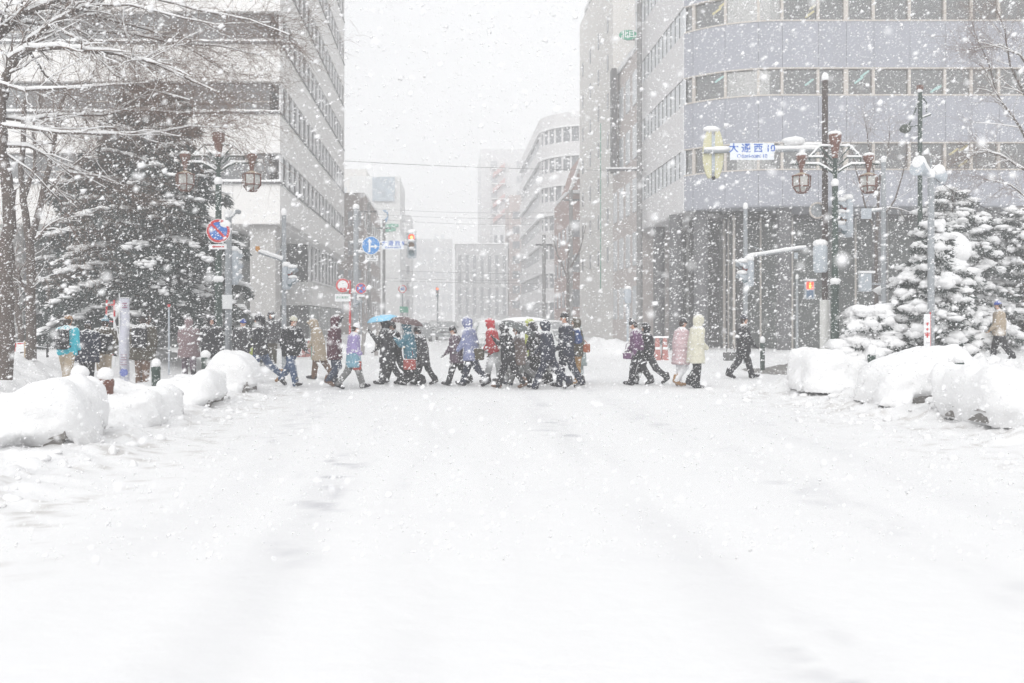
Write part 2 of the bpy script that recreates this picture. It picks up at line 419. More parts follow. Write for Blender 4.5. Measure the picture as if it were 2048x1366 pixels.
planter('farthest snow capped planter of the right kerb, beside the swept paving', 1592, 1748, 693, 772, 19.2, 1.6, 5)
planter('middle snow capped planter of the right kerb with rusty panel at its foot', 1736, 1915, 700, 798, 16.2, 1.7, 6, True)
planter('biggest snow capped planter of the right kerb, cut by the frame edge', 1903, 2140, 725, 825, 13.6, 1.8, 7)
# ------------------------------------------------------------------ buildings
def glass_mat(name, col, rough=0.08):
    m = mat(name, col, rough, 0.25, 0.6, spec=0.5); return m
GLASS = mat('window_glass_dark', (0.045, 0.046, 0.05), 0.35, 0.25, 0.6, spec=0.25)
GLASSF = mat('window_glass_front', (0.15, 0.155, 0.16), 0.25, 0.45, 0.35, spec=0.4)  # sky reflection of the front panes put into the mid-grey base
GLASSB = mat('window_glass_blind', (0.66, 0.68, 0.70), 0.5, 0.05, spec=0.2)
GLASSG = mat('window_glass_green', (0.075, 0.085, 0.08), 0.3, 0.4, 0.5, spec=0.4)
TILE = mat('beige_wall_tile', (0.76, 0.748, 0.735), 0.8, 0.05, 3.0, 0.15, stretch=(2, 2, 0.35), piece=0.025)
BLUEG = mat('bluegrey_cladding', (0.325, 0.335, 0.378), 0.6, 0.08, 0.7, stretch=(3, 3, 0.25), piece=0.035)
PALE = mat('pale_wall', (0.70, 0.69, 0.695), 0.8, 0.06, 2.0)
FRAME = mat('window_frame_beige', (0.52, 0.48, 0.44), 0.6, 0.08)
FRAMED = mat('window_frame_dark', (0.10, 0.10, 0.105), 0.5, 0.2)
FIN = mat('white_fin', (0.72, 0.72, 0.73), 0.6, 0.06)
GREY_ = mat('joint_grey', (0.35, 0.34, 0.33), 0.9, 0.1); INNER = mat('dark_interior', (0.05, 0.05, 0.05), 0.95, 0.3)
STONE = mat('column_stone', (0.42, 0.41, 0.40), 0.8, 0.12, 5.0)
COLD = mat('column_dark_grey', (0.12, 0.12, 0.125), 0.5, 0.2, 5.0)  # right block's columns, a darker grey than the stone pillars
BROWN = mat('brown_brick', (0.25, 0.20, 0.18), 0.9, 0.2, 8.0)
MAUVE = mat('brown_render', (0.52, 0.47, 0.45), 0.9, 0.08)
REDB = mat('red_brick', (0.36, 0.24, 0.215), 0.9, 0.2, 8.0)
CREAM = mat('cream_wall', (0.70, 0.68, 0.655), 0.85, 0.05)
WHITEW = mat('white_wall', (0.80, 0.805, 0.80), 0.85, 0.05)
GREY = mat('grey_wall', (0.66, 0.66, 0.67), 0.85, 0.1)  # lightened so far blocks look faded: distance haze put into the wall colour

def ledge(mb, x0, x1, y0, y1, z, h, sh=0.0, seed=0):
    """uneven strip of lying snow along a sill; long axis x"""
    n = max(3, int((x1 - x0) / 0.5)); rs = random.Random(seed)
    xs = [x0 + (x1 - x0) * i / n for i in range(n + 1)]
    hs_ = [h * rs.uniform(0.65, 1.25) for _ in xs]
    for i in range(n):
        f = lambda x, y, zz: (x + sh * y, y, zz)
        a, b = xs[i], xs[i + 1]; ym = y0 + (y1 - y0) * 0.3
        mb.hexa([f(a, y0, z), f(b, y0, z), f(b, y1, z), f(a, y1, z), f(a, ym, z + hs_[i]), f(b, ym, z + hs_[i + 1]), f(b, y1, z + hs_[i + 1]), f(a, y1, z + hs_[i])])

# ---- left office block: ribbon windows, corner towards the street
YL = 47.0; XL = XA(560, YL)
LB = thing('office_building', 'beige tiled office building with dark ribbon windows, left of the street', 'building', (XL, YL, 0))
zb = [ZA(447, YL)]      # soffit
bands = [(8.61, 10.10)] + [(8.61 + 3.56 * k, 10.17 + 3.56 * k) for k in range(1, 8)]
top = 38.0; DEP = 30.0; WID = 36.0
core = MB(); core.box(-WID, -0.55, 0.55, DEP, 6.6, top, SH); core.box(-WID, -3.2, 3.4, DEP, 0, 6.6, SH); core.build('core', INNER, LB)
edges = [zb[0]] + [v for b in bands for v in b] + [top]
for k in range(0, len(edges), 2):
    z0, z1 = edges[k], edges[k + 1]
    for i in range(15):
        u1 = -2.4 * i; MB().box(u1 - 2.39, u1 - (0.01 if i else 0), 0, 0.5, z0, z1, SH).build('wall_panel', TILE, LB)
    MB().box(-WID, -0.02, 0.03, 0.48, z0 + 0.01, z1 - 0.01, SH).build('backing_wall', GREY_, LB)
    MB().box(-0.5, 0, 0.5, DEP, z0, z1, SH).build('spandrel', TILE, LB)
MB().box(-WID, 0, 0.01, DEP, zb[0] - 0.02, zb[0] + 0.3, SH).build('soffit', TILE, LB)
MB().box(-WID, 0, 0, DEP, top, top + 0.6, SH).build('roof', TILE, LB)
MB().box(-0.5, 0, DEP - 0.25, DEP + 0.02, 6.5, top, SH).build('end_wall', TILE, LB)
fw = 2.35
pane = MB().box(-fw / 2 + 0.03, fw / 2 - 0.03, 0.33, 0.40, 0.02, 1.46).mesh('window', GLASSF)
mull = MB().box(-0.035, 0.035, 0.27, 0.42, 0, 1.5).mesh('mullion', FRAMED)
bmx = MB().box(-fw / 2, fw / 2, 0.29, 0.36, 0.55, 0.60).mesh('transom', FRAME)
for bi, (z0, z1) in enumerate(bands[:4]):
    sc = (1, 1, (z1 - z0) / 1.49)
    for i in range(14):
        u = -0.55 - fw * (i + 0.5)
        inst('window', pane, LB, (u + SH * 0.35, 0, z0), scale=sc); inst('mullion', mull, LB, (u - fw / 2 + SH * .35, 0, z0), scale=sc)
        if (i + bi) % 3 == 1: inst('transom', bmx, LB, (u + SH * .35, 0, z0), scale=sc)
    m = MB(); ledge(m, -WID, 0.02, -0.10, 0.34, z0, 0.16, SH, bi); m.build('sill_snow', SNOW, LB)
    MB().box(-WID, 0.03, -0.12, -0.002, z0 - 0.10, z0 + 0.005, SH).build('sill', FRAMED, LB)
nb = 17; bw = (DEP - 0.9) / nb
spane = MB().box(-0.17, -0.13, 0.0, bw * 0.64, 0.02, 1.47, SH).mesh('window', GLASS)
sfin = MB().box(-0.16, -0.045, 0, bw * 0.36, 0, 1.49, SH).mesh('fin', FIN)
sbar = MB().box(-0.13, -0.105, bw * 0.66, bw * 0.70, 0, 1.49, SH).mesh('mullion', FRAMED)
for bi, (z0, z1) in enumerate(bands[:7]):
    sc = (1, 1, (z1 - z0) / 1.49)
    for i in range(nb):
        v = 0.55 + bw * i
        inst('fin', sfin, LB, (SH * v, v, z0), scale=sc); inst('window', spane, LB, (SH * (v + bw * .36), v + bw * 0.36, z0), scale=sc)
        inst('mullion', sbar, LB, (SH * v, v, z0), scale=sc)
    MB().box(-0.02, 0.06, 0, DEP, z0 - 0.09, z0 - 0.005, SH).build('sill', FRAMED, LB)
# ground floor: corner pillar, dark glazing behind, low wing further along the street
MB().box(-1.62, -0.32, 0.45, 1.9, 0, zb[0], SH).build('pillar', STONE, LB)
MB().box(-8.2, -6.9, 0.45, 1.9, 0, zb[0], SH).build('pillar', STONE, LB)
MB().box(-15.2, -13.9, 0.45, 1.9, 0, zb[0], SH).build('pillar', STONE, LB)
gp = MB().box(-0.9, 0.9, 0, 0.08, 0.1, 6.3).mesh('glazing_panel', GLASSG); gm = MB().box(-0.05, 0.05, -0.06, 0.1, 0, 6.45).mesh('mullion', FRAMED)
for i in range(9):
    inst('glazing_panel', gp, LB, (-4.2 - 1.9 * i, 3.2, 0)); inst('mullion', gm, LB, (-5.15 - 1.9 * i, 3.2, 0))
for i in range(8):
    v = 3.6 + 1.9 * i
    inst('glazing_panel', gp, LB, (-3.05 + SH * v, v + .9, 0), R(90)); inst('mullion', gm, LB, (-3.05 + SH * v, v, 0), R(90))
VW = 12.5       # low wing starts here along the side
MB().box(-3, -0.15, VW, DEP - 0.3, 2.55, 4.05, SH).build('wing_spandrel', TILE, LB)
MB().box(-3, -0.45, VW + 0.1, DEP - 0.3, 0, 6.48, SH).build('wing_core', INNER, LB)
for i in range(9):
    v = VW + 0.1 + i * 1.85
    MB().box(-0.46, -0.36, v, v + 0.62, 4.05, 6.48, SH).build('fin', FIN, LB)
    MB().box(-0.45, -0.42, v + 0.64, v + 1.84, 4.1, 6.45, SH).build('window', GLASS, LB)
    MB().box(-0.45, -0.36, v + 0.05, v + 1.75, 0.15, 2.5, SH).build('window', GLASSG, LB)
MB().box(-0.44, -0.30, VW + 4.5, VW + 4.9, 0, 2.55, SH).build('pillar', STONE, LB)
m = MB(); m.box(-0.2, 0.02, VW, DEP - 0.3, 4.05, 4.12, SH); m.build('sill_snow', SNOW, LB)

# ---- right office block: blue-grey, rounded corner
YR = 44.7
mull_px = [1367, 1386, 1450, 1517, 1565, 1637, 1693, 1748, 1820, 1891, 1944, 1999, 2060, 2120, 2170, 2240]
EX, EY = XA(1367, 46.7), 46.7; FX = XA(1563, YR)
RAD = 5.7; TH = math.radians(49.5)
def plan(px):
    """plan point and outward normal of the curved front at pixel column px"""
    if px >= 1563: return (XA(px, YR), YR), (0, -1)
    lo, hi = 0.0, TH       # angle back along the arc
    for _ in range(40):
        mid = (lo + hi) / 2
        x, y = FX - RAD * math.sin(mid), YR + RAD * (1 - math.cos(mid))
        if CX + FPX * x / y > px: lo = mid
        else: hi = mid
    return (FX - RAD * math.sin(lo), YR + RAD * (1 - math.cos(lo))), (-math.sin(lo), -math.cos(lo))
RB = thing('office_building', 'blue-grey office building with rounded corner, behind the street name sign', 'building', (0, 0, 0))
rz = [7.16, (8.85, 10.2), (12.45, 13.8), (16.05, 17.4), (19.65, 21.0), (23.25, 24.6)]
RTOP = 28.0
def strip(mb, pxs, z0, z1, d0, d1):
    """curved slab along the front between depths d0..d1 behind the face"""
    pts = [plan(p) for p in pxs]
    for a, b in zip(pts[:-1], pts[1:]):
        q = lambda P_, d: (P_[0][0] - P_[1][0] * d, P_[0][1] - P_[1][1] * d)
        a0, a1, b0, b1 = q(a, d0), q(a, d1), q(b, d0), q(b, d1)
        mb.hexa([(*a0, z0), (*b0, z0), (*b1, z0), (*a1, z0), (*a0, z1), (*b0, z1), (*b1, z1), (*a1, z1)])
def fine(p0, p1): return list(np.linspace(p0, p1, max(2, int((p1 - p0) / 18) + 1))) if p0 < 1563 else [p0, p1]
spans = [(7.16, 8.85)] + [(rz[k][1], rz[k + 1][0]) for k in range(1, 5)] + [(24.6, RTOP)]
cols_ = mull_px
LIT = {}
YTUBE = mat('ceiling_tube_warm', (0.9, 0.85, 0.5), 0.5, 0, emit=((1.0, 0.80, 0.25), 0.9)); CTUBE = mat('ceiling_tube_cool', (0.7, 0.9, 0.9), 0.5, 0, emit=((0.55, 1.0, 0.95), 0.9))
RGL = bpy.data.materials.new('window_glass_clear'); RGL.use_nodes = True; _t = RGL.node_tree; _t.nodes.clear()
_o = _t.nodes.new('ShaderNodeOutputMaterial'); _m = _t.nodes.new('ShaderNodeMixShader'); _tr = _t.nodes.new('ShaderNodeBsdfTransparent'); _gl = _t.nodes.new('ShaderNodeBsdfGlossy'); _fr = _t.nodes.new('ShaderNodeFresnel')
_tr.inputs[0].default_value = (0.74, 0.75, 0.75, 1); _gl.inputs['Roughness'].default_value = 0.12; _fr.inputs[0].default_value = 1.5
_ad = _t.nodes.new('ShaderNodeMath'); _ad.operation = 'ADD'; _ad.inputs[1].default_value = 0.15; _t.links.new(_fr.outputs[0], _ad.inputs[0]); _t.links.new(_ad.outputs[0], _m.inputs[0]); _t.links.new(_tr.outputs[0], _m.inputs[1]); _t.links.new(_gl.outputs[0], _m.inputs[2]); _t.links.new(_m.outputs[0], _o.inputs[0])
for (z0, z1) in spans:
    for a, b in zip(cols_[:-1], cols_[1:]):
        m = MB(); strip(m, fine(a + 0.35, b - 0.35), z0 + 0.0, z1, 0, 0.25); m.build('wall_panel', BLUEG, RB)
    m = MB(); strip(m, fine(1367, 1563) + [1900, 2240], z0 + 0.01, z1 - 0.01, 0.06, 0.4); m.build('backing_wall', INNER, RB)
for bi in range(1, 6):
    z0, z1 = rz[bi]
    for i, (a, b) in enumerate(zip(cols_[:-1], cols_[1:])):
        if bi > 3: continue
        m = MB(); strip(m, fine(a + 2, b - 2), z0 + 0.05, z1 - 0.05, 0.16, 0.19); m.build('window', RGL, RB)
        m = MB(); strip(m, [b - 2.6, b + 2.6] if i not in (5,) else [b - 4.5, b + 4.5], z0, z1, 0.04, 0.3); m.build('mullion', FRAME, RB)
    if bi <= 3:
        m = MB(); strip(m, fine(1367, 1563) + [2240], z0 - 0.01, z0 + 0.06, -0.03, 0.28); m.build('sill', FRAME, RB)
        m = MB(); strip(m, fine(1367, 1563) + [2240], z1 - 0.05, z1 + 0.01, -0.012, 0.28); m.build('head_frame', FRAME, RB)
# floors, rear wall and the lit ceiling tubes behind the glass
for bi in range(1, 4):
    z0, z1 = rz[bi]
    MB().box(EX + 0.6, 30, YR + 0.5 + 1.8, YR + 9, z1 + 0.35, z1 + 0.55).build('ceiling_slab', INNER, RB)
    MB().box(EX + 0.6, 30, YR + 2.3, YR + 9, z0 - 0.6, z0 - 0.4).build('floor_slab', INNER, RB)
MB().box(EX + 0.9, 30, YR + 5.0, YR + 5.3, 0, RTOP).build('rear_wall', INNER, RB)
for (px, py, bi, c) in ((1432, 22, 3, 0), (1445, 8, 3, 0), (1618, 28, 3, 0), (1626, 12, 3, 0), (1437, 158, 2, 1), (1617, 164, 2, 1), (1716, 160, 2, 1), (1728, 147, 2, 1), (1868, 178, 2, 1), (1880, 172, 2, 1), (1906, 303, 1, 0), (1925, 296, 1, 0), (1925, 326, 1, 0), (1420, 342, 1, 0)):
    Yt = YR + 1.3; p0 = P(px - 6, py + 6, Yt); p1 = P(px + 9, py - 5, Yt + 1.0)
    p1.z = p0.z + 0.02 if False else p1.z
    MB().tube([p0, p1], 0.055, 6).build('ceiling_tube', YTUBE if c == 0 else CTUBE, RB)
# side wall along the street (paler), with its ribbons of pale panes
SD = 12.0
for (z0, z1) in spans:
    MB().box(0, 0.4, 0.02, SD, z0, z1, SH).build('side_wall', PALE, RB, (EX, EY, 0))
snb = 13; sbw = SD / snb
spm = MB().box(0.05, 0.12, 0.0, sbw, 0.03, 1.32, SH).mesh('window', GLASSB); sm2 = MB().box(0.03, 0.06, -0.06, 0.06, 0, 1.35, SH).mesh('mullion', FRAMED)
for bi in range(1, 6):
    z0, z1 = rz[bi]
    for i in range(snb):
        v = sbw * i
        inst('window', spm, RB, (EX + SH * v, EY + v, z0))
        if i: inst('mullion', sm2, RB, (EX + SH * v, EY + v, z0))
MB().box(0.22, 0.5, 0.1, SD, 7.2, RTOP, SH).build('core', PALE, RB, (EX, EY, 0))
# soffit and recessed ground floor with columns
m = MB(); strip(m, fine(1367, 1563) + [2240], 7.10, 7.155, 0.02, 4.6); m.box(0, 4.2, 0, SD, 7.10, 7.155, SH) if False else None
m.build('soffit', BLUEG, RB)
MB().box(0.02, 5, 0.1, SD, 7.10, 7.15, SH).build('soffit', PALE, RB, (EX, EY, 0))
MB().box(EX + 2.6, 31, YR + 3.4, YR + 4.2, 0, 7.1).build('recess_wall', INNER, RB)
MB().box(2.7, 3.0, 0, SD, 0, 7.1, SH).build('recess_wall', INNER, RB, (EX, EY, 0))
gp2 = MB().box(-0.78, 0.78, 0, 0.06, 0.15, 6.7).mesh('glazing_panel', GLASSG); gm2 = MB().box(-0.045, 0.045, -0.05, 0.07, 0, 6.9).mesh('mullion', FRAME)
for i in range(12):
    inst('glazing_panel', gp2, RB, (EX + 3.4 + 1.64 * i, YR + 3.25, 0)); inst('mullion', gm2, RB, (EX + 2.58 + 1.64 * i, YR + 3.25, 0))
for i in range(6):
    v = 0.2 + 1.64 * i
    inst('glazing_panel', gp2, RB, (EX + 2.6 + SH * v, EY + v + .8, 0), R(-90)); inst('mullion', gm2, RB, (EX + 2.6 + SH * v, EY + v, 0), R(-90))
for (px, Yc) in ((1352, 48.5), (1402, 46.9), (1568, 45.6), (1760, 45.6), (1985, 45.6)):
    x = XA(px, Yc); MB().tube([(x, Yc, 0), (x, Yc, 7.1)], 0.36, 16).build('column', COLD, RB)
x = XA(1318, 55); MB().tube([(x, 55, 0), (x, 55, 7.1)], 0.34, 16).build('column', COLD, RB)
MB().box(EX + 0.4, 36, YR + 0.4, YR + 11, RTOP, RTOP + 0.4).build('roof', BLUEG, RB)

# ---- generic block with street face and front face, windows as parts
def block(label, mats, px0, px1, ytop, Y, depth, side=None, front=None, name='building', wide=None, roofsnow=True):
    """front face from px0..px1 at depth Y; side faces the street on `side` ('l' = its left face). front/side windows: (cols, rows, z0, z1, fill, matname)"""
    wall, wm = mats
    x0, x1 = XA(px0, Y), XA(px1, Y); zt = ZA(ytop, Y)
    t = thing(name, label, 'building', (x0, Y, 0))
    w = x1 - x0
    MB().box(0, w, 0, depth, 0, zt, SH).build('wall', wall, t)
    if roofsnow:
        m = MB(); ledge(m, -0.1, w + 0.1, -0.12, depth * 0.8, zt + 0.005, 0.45, SH, 3); m.build('roof_snow', SNOW, t)
    if front:
        c, r, z0, z1, fx, fz = front
        cw, rh = w / c, (z1 - z0) / r
        me = MB().box(cw * (1 - fx) / 2, cw * (1 + fx) / 2, -0.05, 0.06, rh * (1 - fz) / 2, rh * (1 + fz) / 2).mesh('window', wm)
        sl2 = MB().box(cw * (1 - fx) / 2 - 0.1, cw * (1 + fx) / 2 + 0.1, -0.16, 0.0, rh * (1 - fz) / 2 - 0.14, rh * (1 - fz) / 2 - 0.004).mesh('sill', wall)
        for i in range(c):
            for k in range(r):
                inst('window', me, t, (cw * i, 0, z0 + rh * k)); inst('sill', sl2, t, (cw * i, 0, z0 + rh * k))
    if side:
        which, c, r, z0, z1, fx, fz = side
        cw, rh = depth / c, (z1 - z0) / r; xx = 0 if which == 'l' else w
        o_ = (-0.05, 0.06) if which == 'l' else (-0.06, 0.05)
        me = MB().box(*o_, cw * (1 - fx) / 2, cw * (1 + fx) / 2, rh * (1 - fz) / 2, rh * (1 + fz) / 2, SH).mesh('window', wm)
        for i in range(c):
            for k in range(r): inst('window', me, t, (xx + SH * cw * i, cw * i, z0 + rh * k))
    return t
GW = mat('far_glass', (0.22, 0.23, 0.25), 0.2, 0.2); GW3 = mat('far_glass_mid', (0.40, 0.41, 0.43), 0.2, 0.2); GW2 = mat('far_glass_pale', (0.60, 0.63, 0.65), 0.2, 0.2)  # paler tints carry some of the distance haze in the pane colour
# right row, near to far
b1 = block('brown rendered building beside the tall grey pole, tall windows on its side', (MAUVE, GW2), 1278, 1340, 92, 57.4, 9.0, side=('l', 4, 5, 1.0, 18.0, 0.55, 0.62))
b2 = block('tall cream slab building with green oval mark on its side', (CREAM, GW), 1226, 1330, -95, 66.8, 16.5, side=('l', 4, 7, 5, 25, 0.12, 0.4))
t_ = b2
# green oval emblem with characters, high on the street face of the slab
EMG = mat('emblem_green', (0.05, 0.36, 0.22), 0.6, 0.1); EMW = mat('emblem_white', (0.85, 0.88, 0.86), 0.6, 0.04); VBLUE = mat('sign_blue', (0.02, 0.12, 0.50), 0.5, 0.06)
p = P(1256, 70, 58.2)
es = thing('oval_emblem_sign', 'green oval sign with white marks high beside the grey pole', 'sign', (p.x, p.y, p.z))
MB().lathe([(0.56, -0.05), (0.56, 0.05)], n=32, axis='y').build('emblem_disc', EMG, es).scale = (1, 1, 0.55)
inst('lettering', text_mesh('北日', 0.44, EMW, weight=0.01), es, (0, -0.065, 0))
MB().box(-0.04, 0.04, 0.05, 1.0, -0.04, 0.04).box(0.0, 1.4, 0.9, 1.0, -0.04, 0.04).build('bracket', FRAMED, es)
b3 = block('red brick building with snow on its slanting gable, under the cream slab', (REDB, GW), 1140, 1240, 384, 84, 12, side=('l', 4, 3, 2.0, 11, 0.5, 0.5), front=(4, 3, 2.0, 11.5, 0.55, 0.5))
def gable():
    Y = 84; x0, x1 = XA(1143, Y), XA(1202, Y); z0, zt = ZA(384, Y), ZA(300, Y); xm = XA(1172, Y)
    m = MB(); v = [(x0, Y, z0), (x1, Y, z0), (x1, Y, zt), (xm, Y, zt)]; bk = [(a - 0.72, Y + 10, c) for a, b, c in v]
    v = [(a - b3.location.x, b - b3.location.y + 0.01, c) for a, b, c in v]; bk = [(a - b3.location.x, b - b3.location.y, c) for a, b, c in bk]
    m.add(v + bk, [(0, 1, 2, 3), (7, 6, 5, 4), (0, 3, 7, 4), (3, 2, 6, 7), (2, 1, 5, 6), (1, 0, 4, 5)]); m.build('gable', REDB, b3)
    s = MB(); s.tube([Vector(v[0]) + Vector((-.15, -.1, .1)), Vector(v[3]) + Vector((-.1, -.1, .15))], 0.16, 6); s.box(v[3][0] - .2, v[2][0], -0.2, 6, v[2][2] + 0.02, v[2][2] + 0.55); s.build('gable_snow', SNOW, b3)
    MB().box(v[0][0] - .3, v[1][0], -0.6, 0, z0 - 0.15, z0 + 0.1).build('canopy', GREY, b3)
gable()
# rounded building further on
RN = thing('round_corner_building', 'pale grey banded building with rounded corner, right of the far street', 'building', (0, 0, 0))
Yr = 112; xr = XA(1080, Yr); ztr = ZA(222, Yr)
def rplan(d):
    pts = [(xr + 14, Yr - d)]
    for k in range(9):
        a = R(90) * k / 8; r_ = 6 + d
        pts.append((xr + 6 - r_ * math.sin(a), Yr + 6 - r_ * math.cos(a)))
    pts.append((xr - d + SH * 30, Yr + 36)); return pts
def rslab(mb, d0, d1, z0, z1):
    a, b = rplan(d0), rplan(d1)
    for i in range(len(a) - 1):
        mb.hexa([(*a[i + 1], z0), (*a[i], z0), (*b[i], z0), (*b[i + 1], z0), (*a[i + 1], z1), (*a[i], z1), (*b[i], z1), (*b[i + 1], z1)])
nfl = 7; fh = (ztr - 2.0) / nfl
for k in range(nfl):
    m = MB(); rslab(m, 0, -0.5, 2.0 + fh * k + fh * 0.52, 2.0 + fh * (k + 1)); m.build('wall_band', PALE, RN)
    m = MB(); rslab(m, -0.25, -0.4, 2.0 + fh * k, 2.0 + fh * k + fh * 0.52); m.build('window_band', GW, RN)
    m = MB(); rslab(m, 0.12, -0.2, 2.0 + fh * k + fh * 0.50, 2.0 + fh * k + fh * 0.56); m.build('ledge_snow', SNOW, RN)
    pl_ = rplan(-0.2)
    for q in pl_[:-1]: MB().box(q[0] - 0.12, q[0] + 0.12, q[1] - 0.12, q[1] + 0.12, 2.0 + fh * k, 2.0 + fh * k + fh * 0.52).build('mullion', PALE, RN)
m = MB(); rslab(m, -0.3, -0.6, 0, 2.0); m.build('shopfront', GW, RN)
m = MB(); rslab(m, -0.5, -6.0, ztr - 0.2, ztr); m.build('roof', PALE, RN)
# tower with the red zigzag stair, and the low ones in front of it
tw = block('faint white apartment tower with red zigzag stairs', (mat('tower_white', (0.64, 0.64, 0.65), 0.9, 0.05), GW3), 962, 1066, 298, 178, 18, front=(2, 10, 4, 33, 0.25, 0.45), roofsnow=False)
ZR = mat('stair_red', (0.55, 0.36, 0.35), 0.8, 0.1)
for k in range(8):
    z = ZA(330, 178) - k * 2.9; xa = XA(986, 178) - tw.location.x; xb = XA(1010, 178) - tw.location.x
    MB().hexa([(xa, -1.0, z - 2.6), (xb, -1.0, z - 0.6), (xb, -0.1, z - 0.6), (xa, -0.1, z - 2.6), (xa, -1.0, z - 1.7), (xb, -1.0, z + 0.3), (xb, -0.1, z + 0.3), (xa, -0.1, z - 1.7)]).build('stair_flight', ZR, tw)
    MB().box(xa - 0.2, xb + 0.2, -1.1, 0, z - 0.9, z - 0.75).build('landing', WHITEW, tw)
block('narrow brownish building before the apartment tower', (mat('pinkish_brown', (0.46, 0.38, 0.36), 0.9, 0.1), GW), 1018, 1047, 390, 160, 10, front=(1, 7, 3, 21, 0.5, 0.5), roofsnow=False)
block('low grey building with vertical window strips closing the far street', (GREY, GW3), 912, 1016, 488, 146, 14, front=(7, 2, 2, 12.2, 0.42, 0.85))
block('small rooftop block behind the low grey building', (GREY, GW), 985, 1010, 452, 158, 8, front=(2, 2, 10, 17, .5, .5))
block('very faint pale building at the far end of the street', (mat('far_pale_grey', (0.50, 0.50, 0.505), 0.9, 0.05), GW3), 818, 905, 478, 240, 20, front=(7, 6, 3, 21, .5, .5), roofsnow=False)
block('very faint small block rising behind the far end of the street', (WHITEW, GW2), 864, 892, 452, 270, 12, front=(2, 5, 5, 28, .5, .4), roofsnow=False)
# left row beyond the office block
b6 = block('dark brown brick building past the beige office building', (BROWN, GW), 640, 727, 386, 95, 25, side=('r', 8, 4, 1.5, 13.5, 0.45, 0.5), front=(5, 4, 1.5, 13.5, .5, .5))
b7 = block('white building with coloured billboard above the blue arrow sign', (WHITEW, GW2), 700, 800, 352, 128, 16, side=('r', 3, 5, 3, 18, .3, .4), roofsnow=False)
Yb = 127.7
bb = MB().box(XA(745, Yb) - b7.location.x, XA(789, Yb) - b7.location.x, -0.35, -0.02, ZA(402, Yb), ZA(354, Yb))
BBM = mat('billboard_print', (0.45, 0.52, 0.58), 0.6, 0.5, 0.9); bb.build('billboard', BBM, b7)
MB().box(XA(742, Yb) - b7.location.x, XA(792, Yb) - b7.location.x, -0.2, -0.01, ZA(404, Yb), ZA(402.2, Yb)).build('billboard_frame', GREY, b7)
def swoosh(mb, pts, w):
    pts = [Vector(p) for p in pts]; n = len(pts)
    for i in range(n - 1):
        a, b = pts[i], pts[i + 1]; wa = w * math.sin(math.pi * (i + .25) / n); wb_ = w * math.sin(math.pi * (i + 1.25) / n)
        mb.hexa([(a.x, -0.12, a.z - wa), (b.x, -0.12, b.z - wb_), (b.x, -0.02, b.z - wb_), (a.x, -0.02, a.z - wa), (a.x, -0.12, a.z + wa), (b.x, -0.12, b.z + wb_), (b.x, -0.02, b.z + wb_), (a.x, -0.02, a.z + wa)])
def bp(px, py): return (XA(px, 128) - b7.location.x, 0, ZA(py, 128))
LG = mat('logo_green', (0.10, 0.42, 0.28), 0.7, 0.1); LBLUE = mat('logo_blue', (0.12, 0.30, 0.52), 0.7, 0.1)
m = MB(); swoosh(m, [bp(763 + 0, 455), bp(772, 453), bp(782, 451.5), bp(797, 451)], 0.30); m.build('logo_stroke', LG, b7)
m = MB(); swoosh(m, [bp(765, 463), bp(775, 460.5), bp(785, 459.5), bp(792, 459)], 0.26); m.build('logo_stroke', LG, b7)
m = MB(); swoosh(m, [bp(766, 421), bp(774, 424), bp(777, 432), bp(773, 440), bp(766, 444)], 0.30); m.build('logo_stroke', LBLUE, b7)
block('pale faint building showing over the dark brown one', (CREAM, GW2), 680, 733, 338, 150, 14, front=(3, 6, 4, 24, .5, .5), roofsnow=False)
block('narrow grey building edge behind the white billboard building', (GREY, GW), 798, 822, 430, 165, 12, front=(2, 5, 3, 18, .5, .5), roofsnow=False)
# vertical signs on the right row
gs = P(1209, 580, 72)
g = thing('vertical_shop_sign', 'tall green vertical sign mounted high on the right row', 'sign', (gs.x, gs.y, 0))
GREENS = mat('sign_green', (0.10, 0.34, 0.24), 0.6, 0.15)
zt = ZA(246, 72)
for k in range(9):
    h = (zt - gs.z) / 9; z = gs.z + h * k
    MB().box(-0.33, 0.33, -0.08, 0.08, z + 0.04, z + h - 0.04).build('sign_panel', GREENS, g)
MB().box(-0.27, 0.27, -0.07, 0.07, gs.z, zt).build('sign_back', FRAME, g)
for k in range(9):
    h = (zt - gs.z) / 9; z = gs.z + h * k + h / 2
    MB().box(-0.16, 0.16, -0.10, -0.082, z - 0.035, z + 0.035).box(-0.035, 0.035, -0.101, -0.0825, z - 0.3, z + 0.3).box(-0.2, 0.2, -0.10, -0.082, z + 0.22, z + 0.28).build('stroke', EMW, g)
MB().box(0.3, 2.0, -0.04, 0.04, zt - 1, zt - 0.9).box(0.3, 2.0, -0.04, 0.04, gs.z + 1, gs.z + 1.1).build('bracket', FRAMED, g)
ds = P(1227, 345, 64)
g = thing('vertical_shop_sign', 'dark grey vertical blade sign beside the green vertical sign', 'sign', (ds.x, ds.y, 0))
MB().box(-0.17, 0.17, -0.5, 0.5, ds.z, ZA(140, 64)).build('sign_box', mat('sign_charcoal', (0.13, 0.125, 0.13), 0.7, 0.2), g)
MB().box(0.15, 1.5, -0.04, 0.04, ds.z + 1, ds.z + 1.1).box(0.15, 1.5, -0.04, 0.04, ds.z + 5, ds.z + 5.1).build('bracket', FRAMED, g)
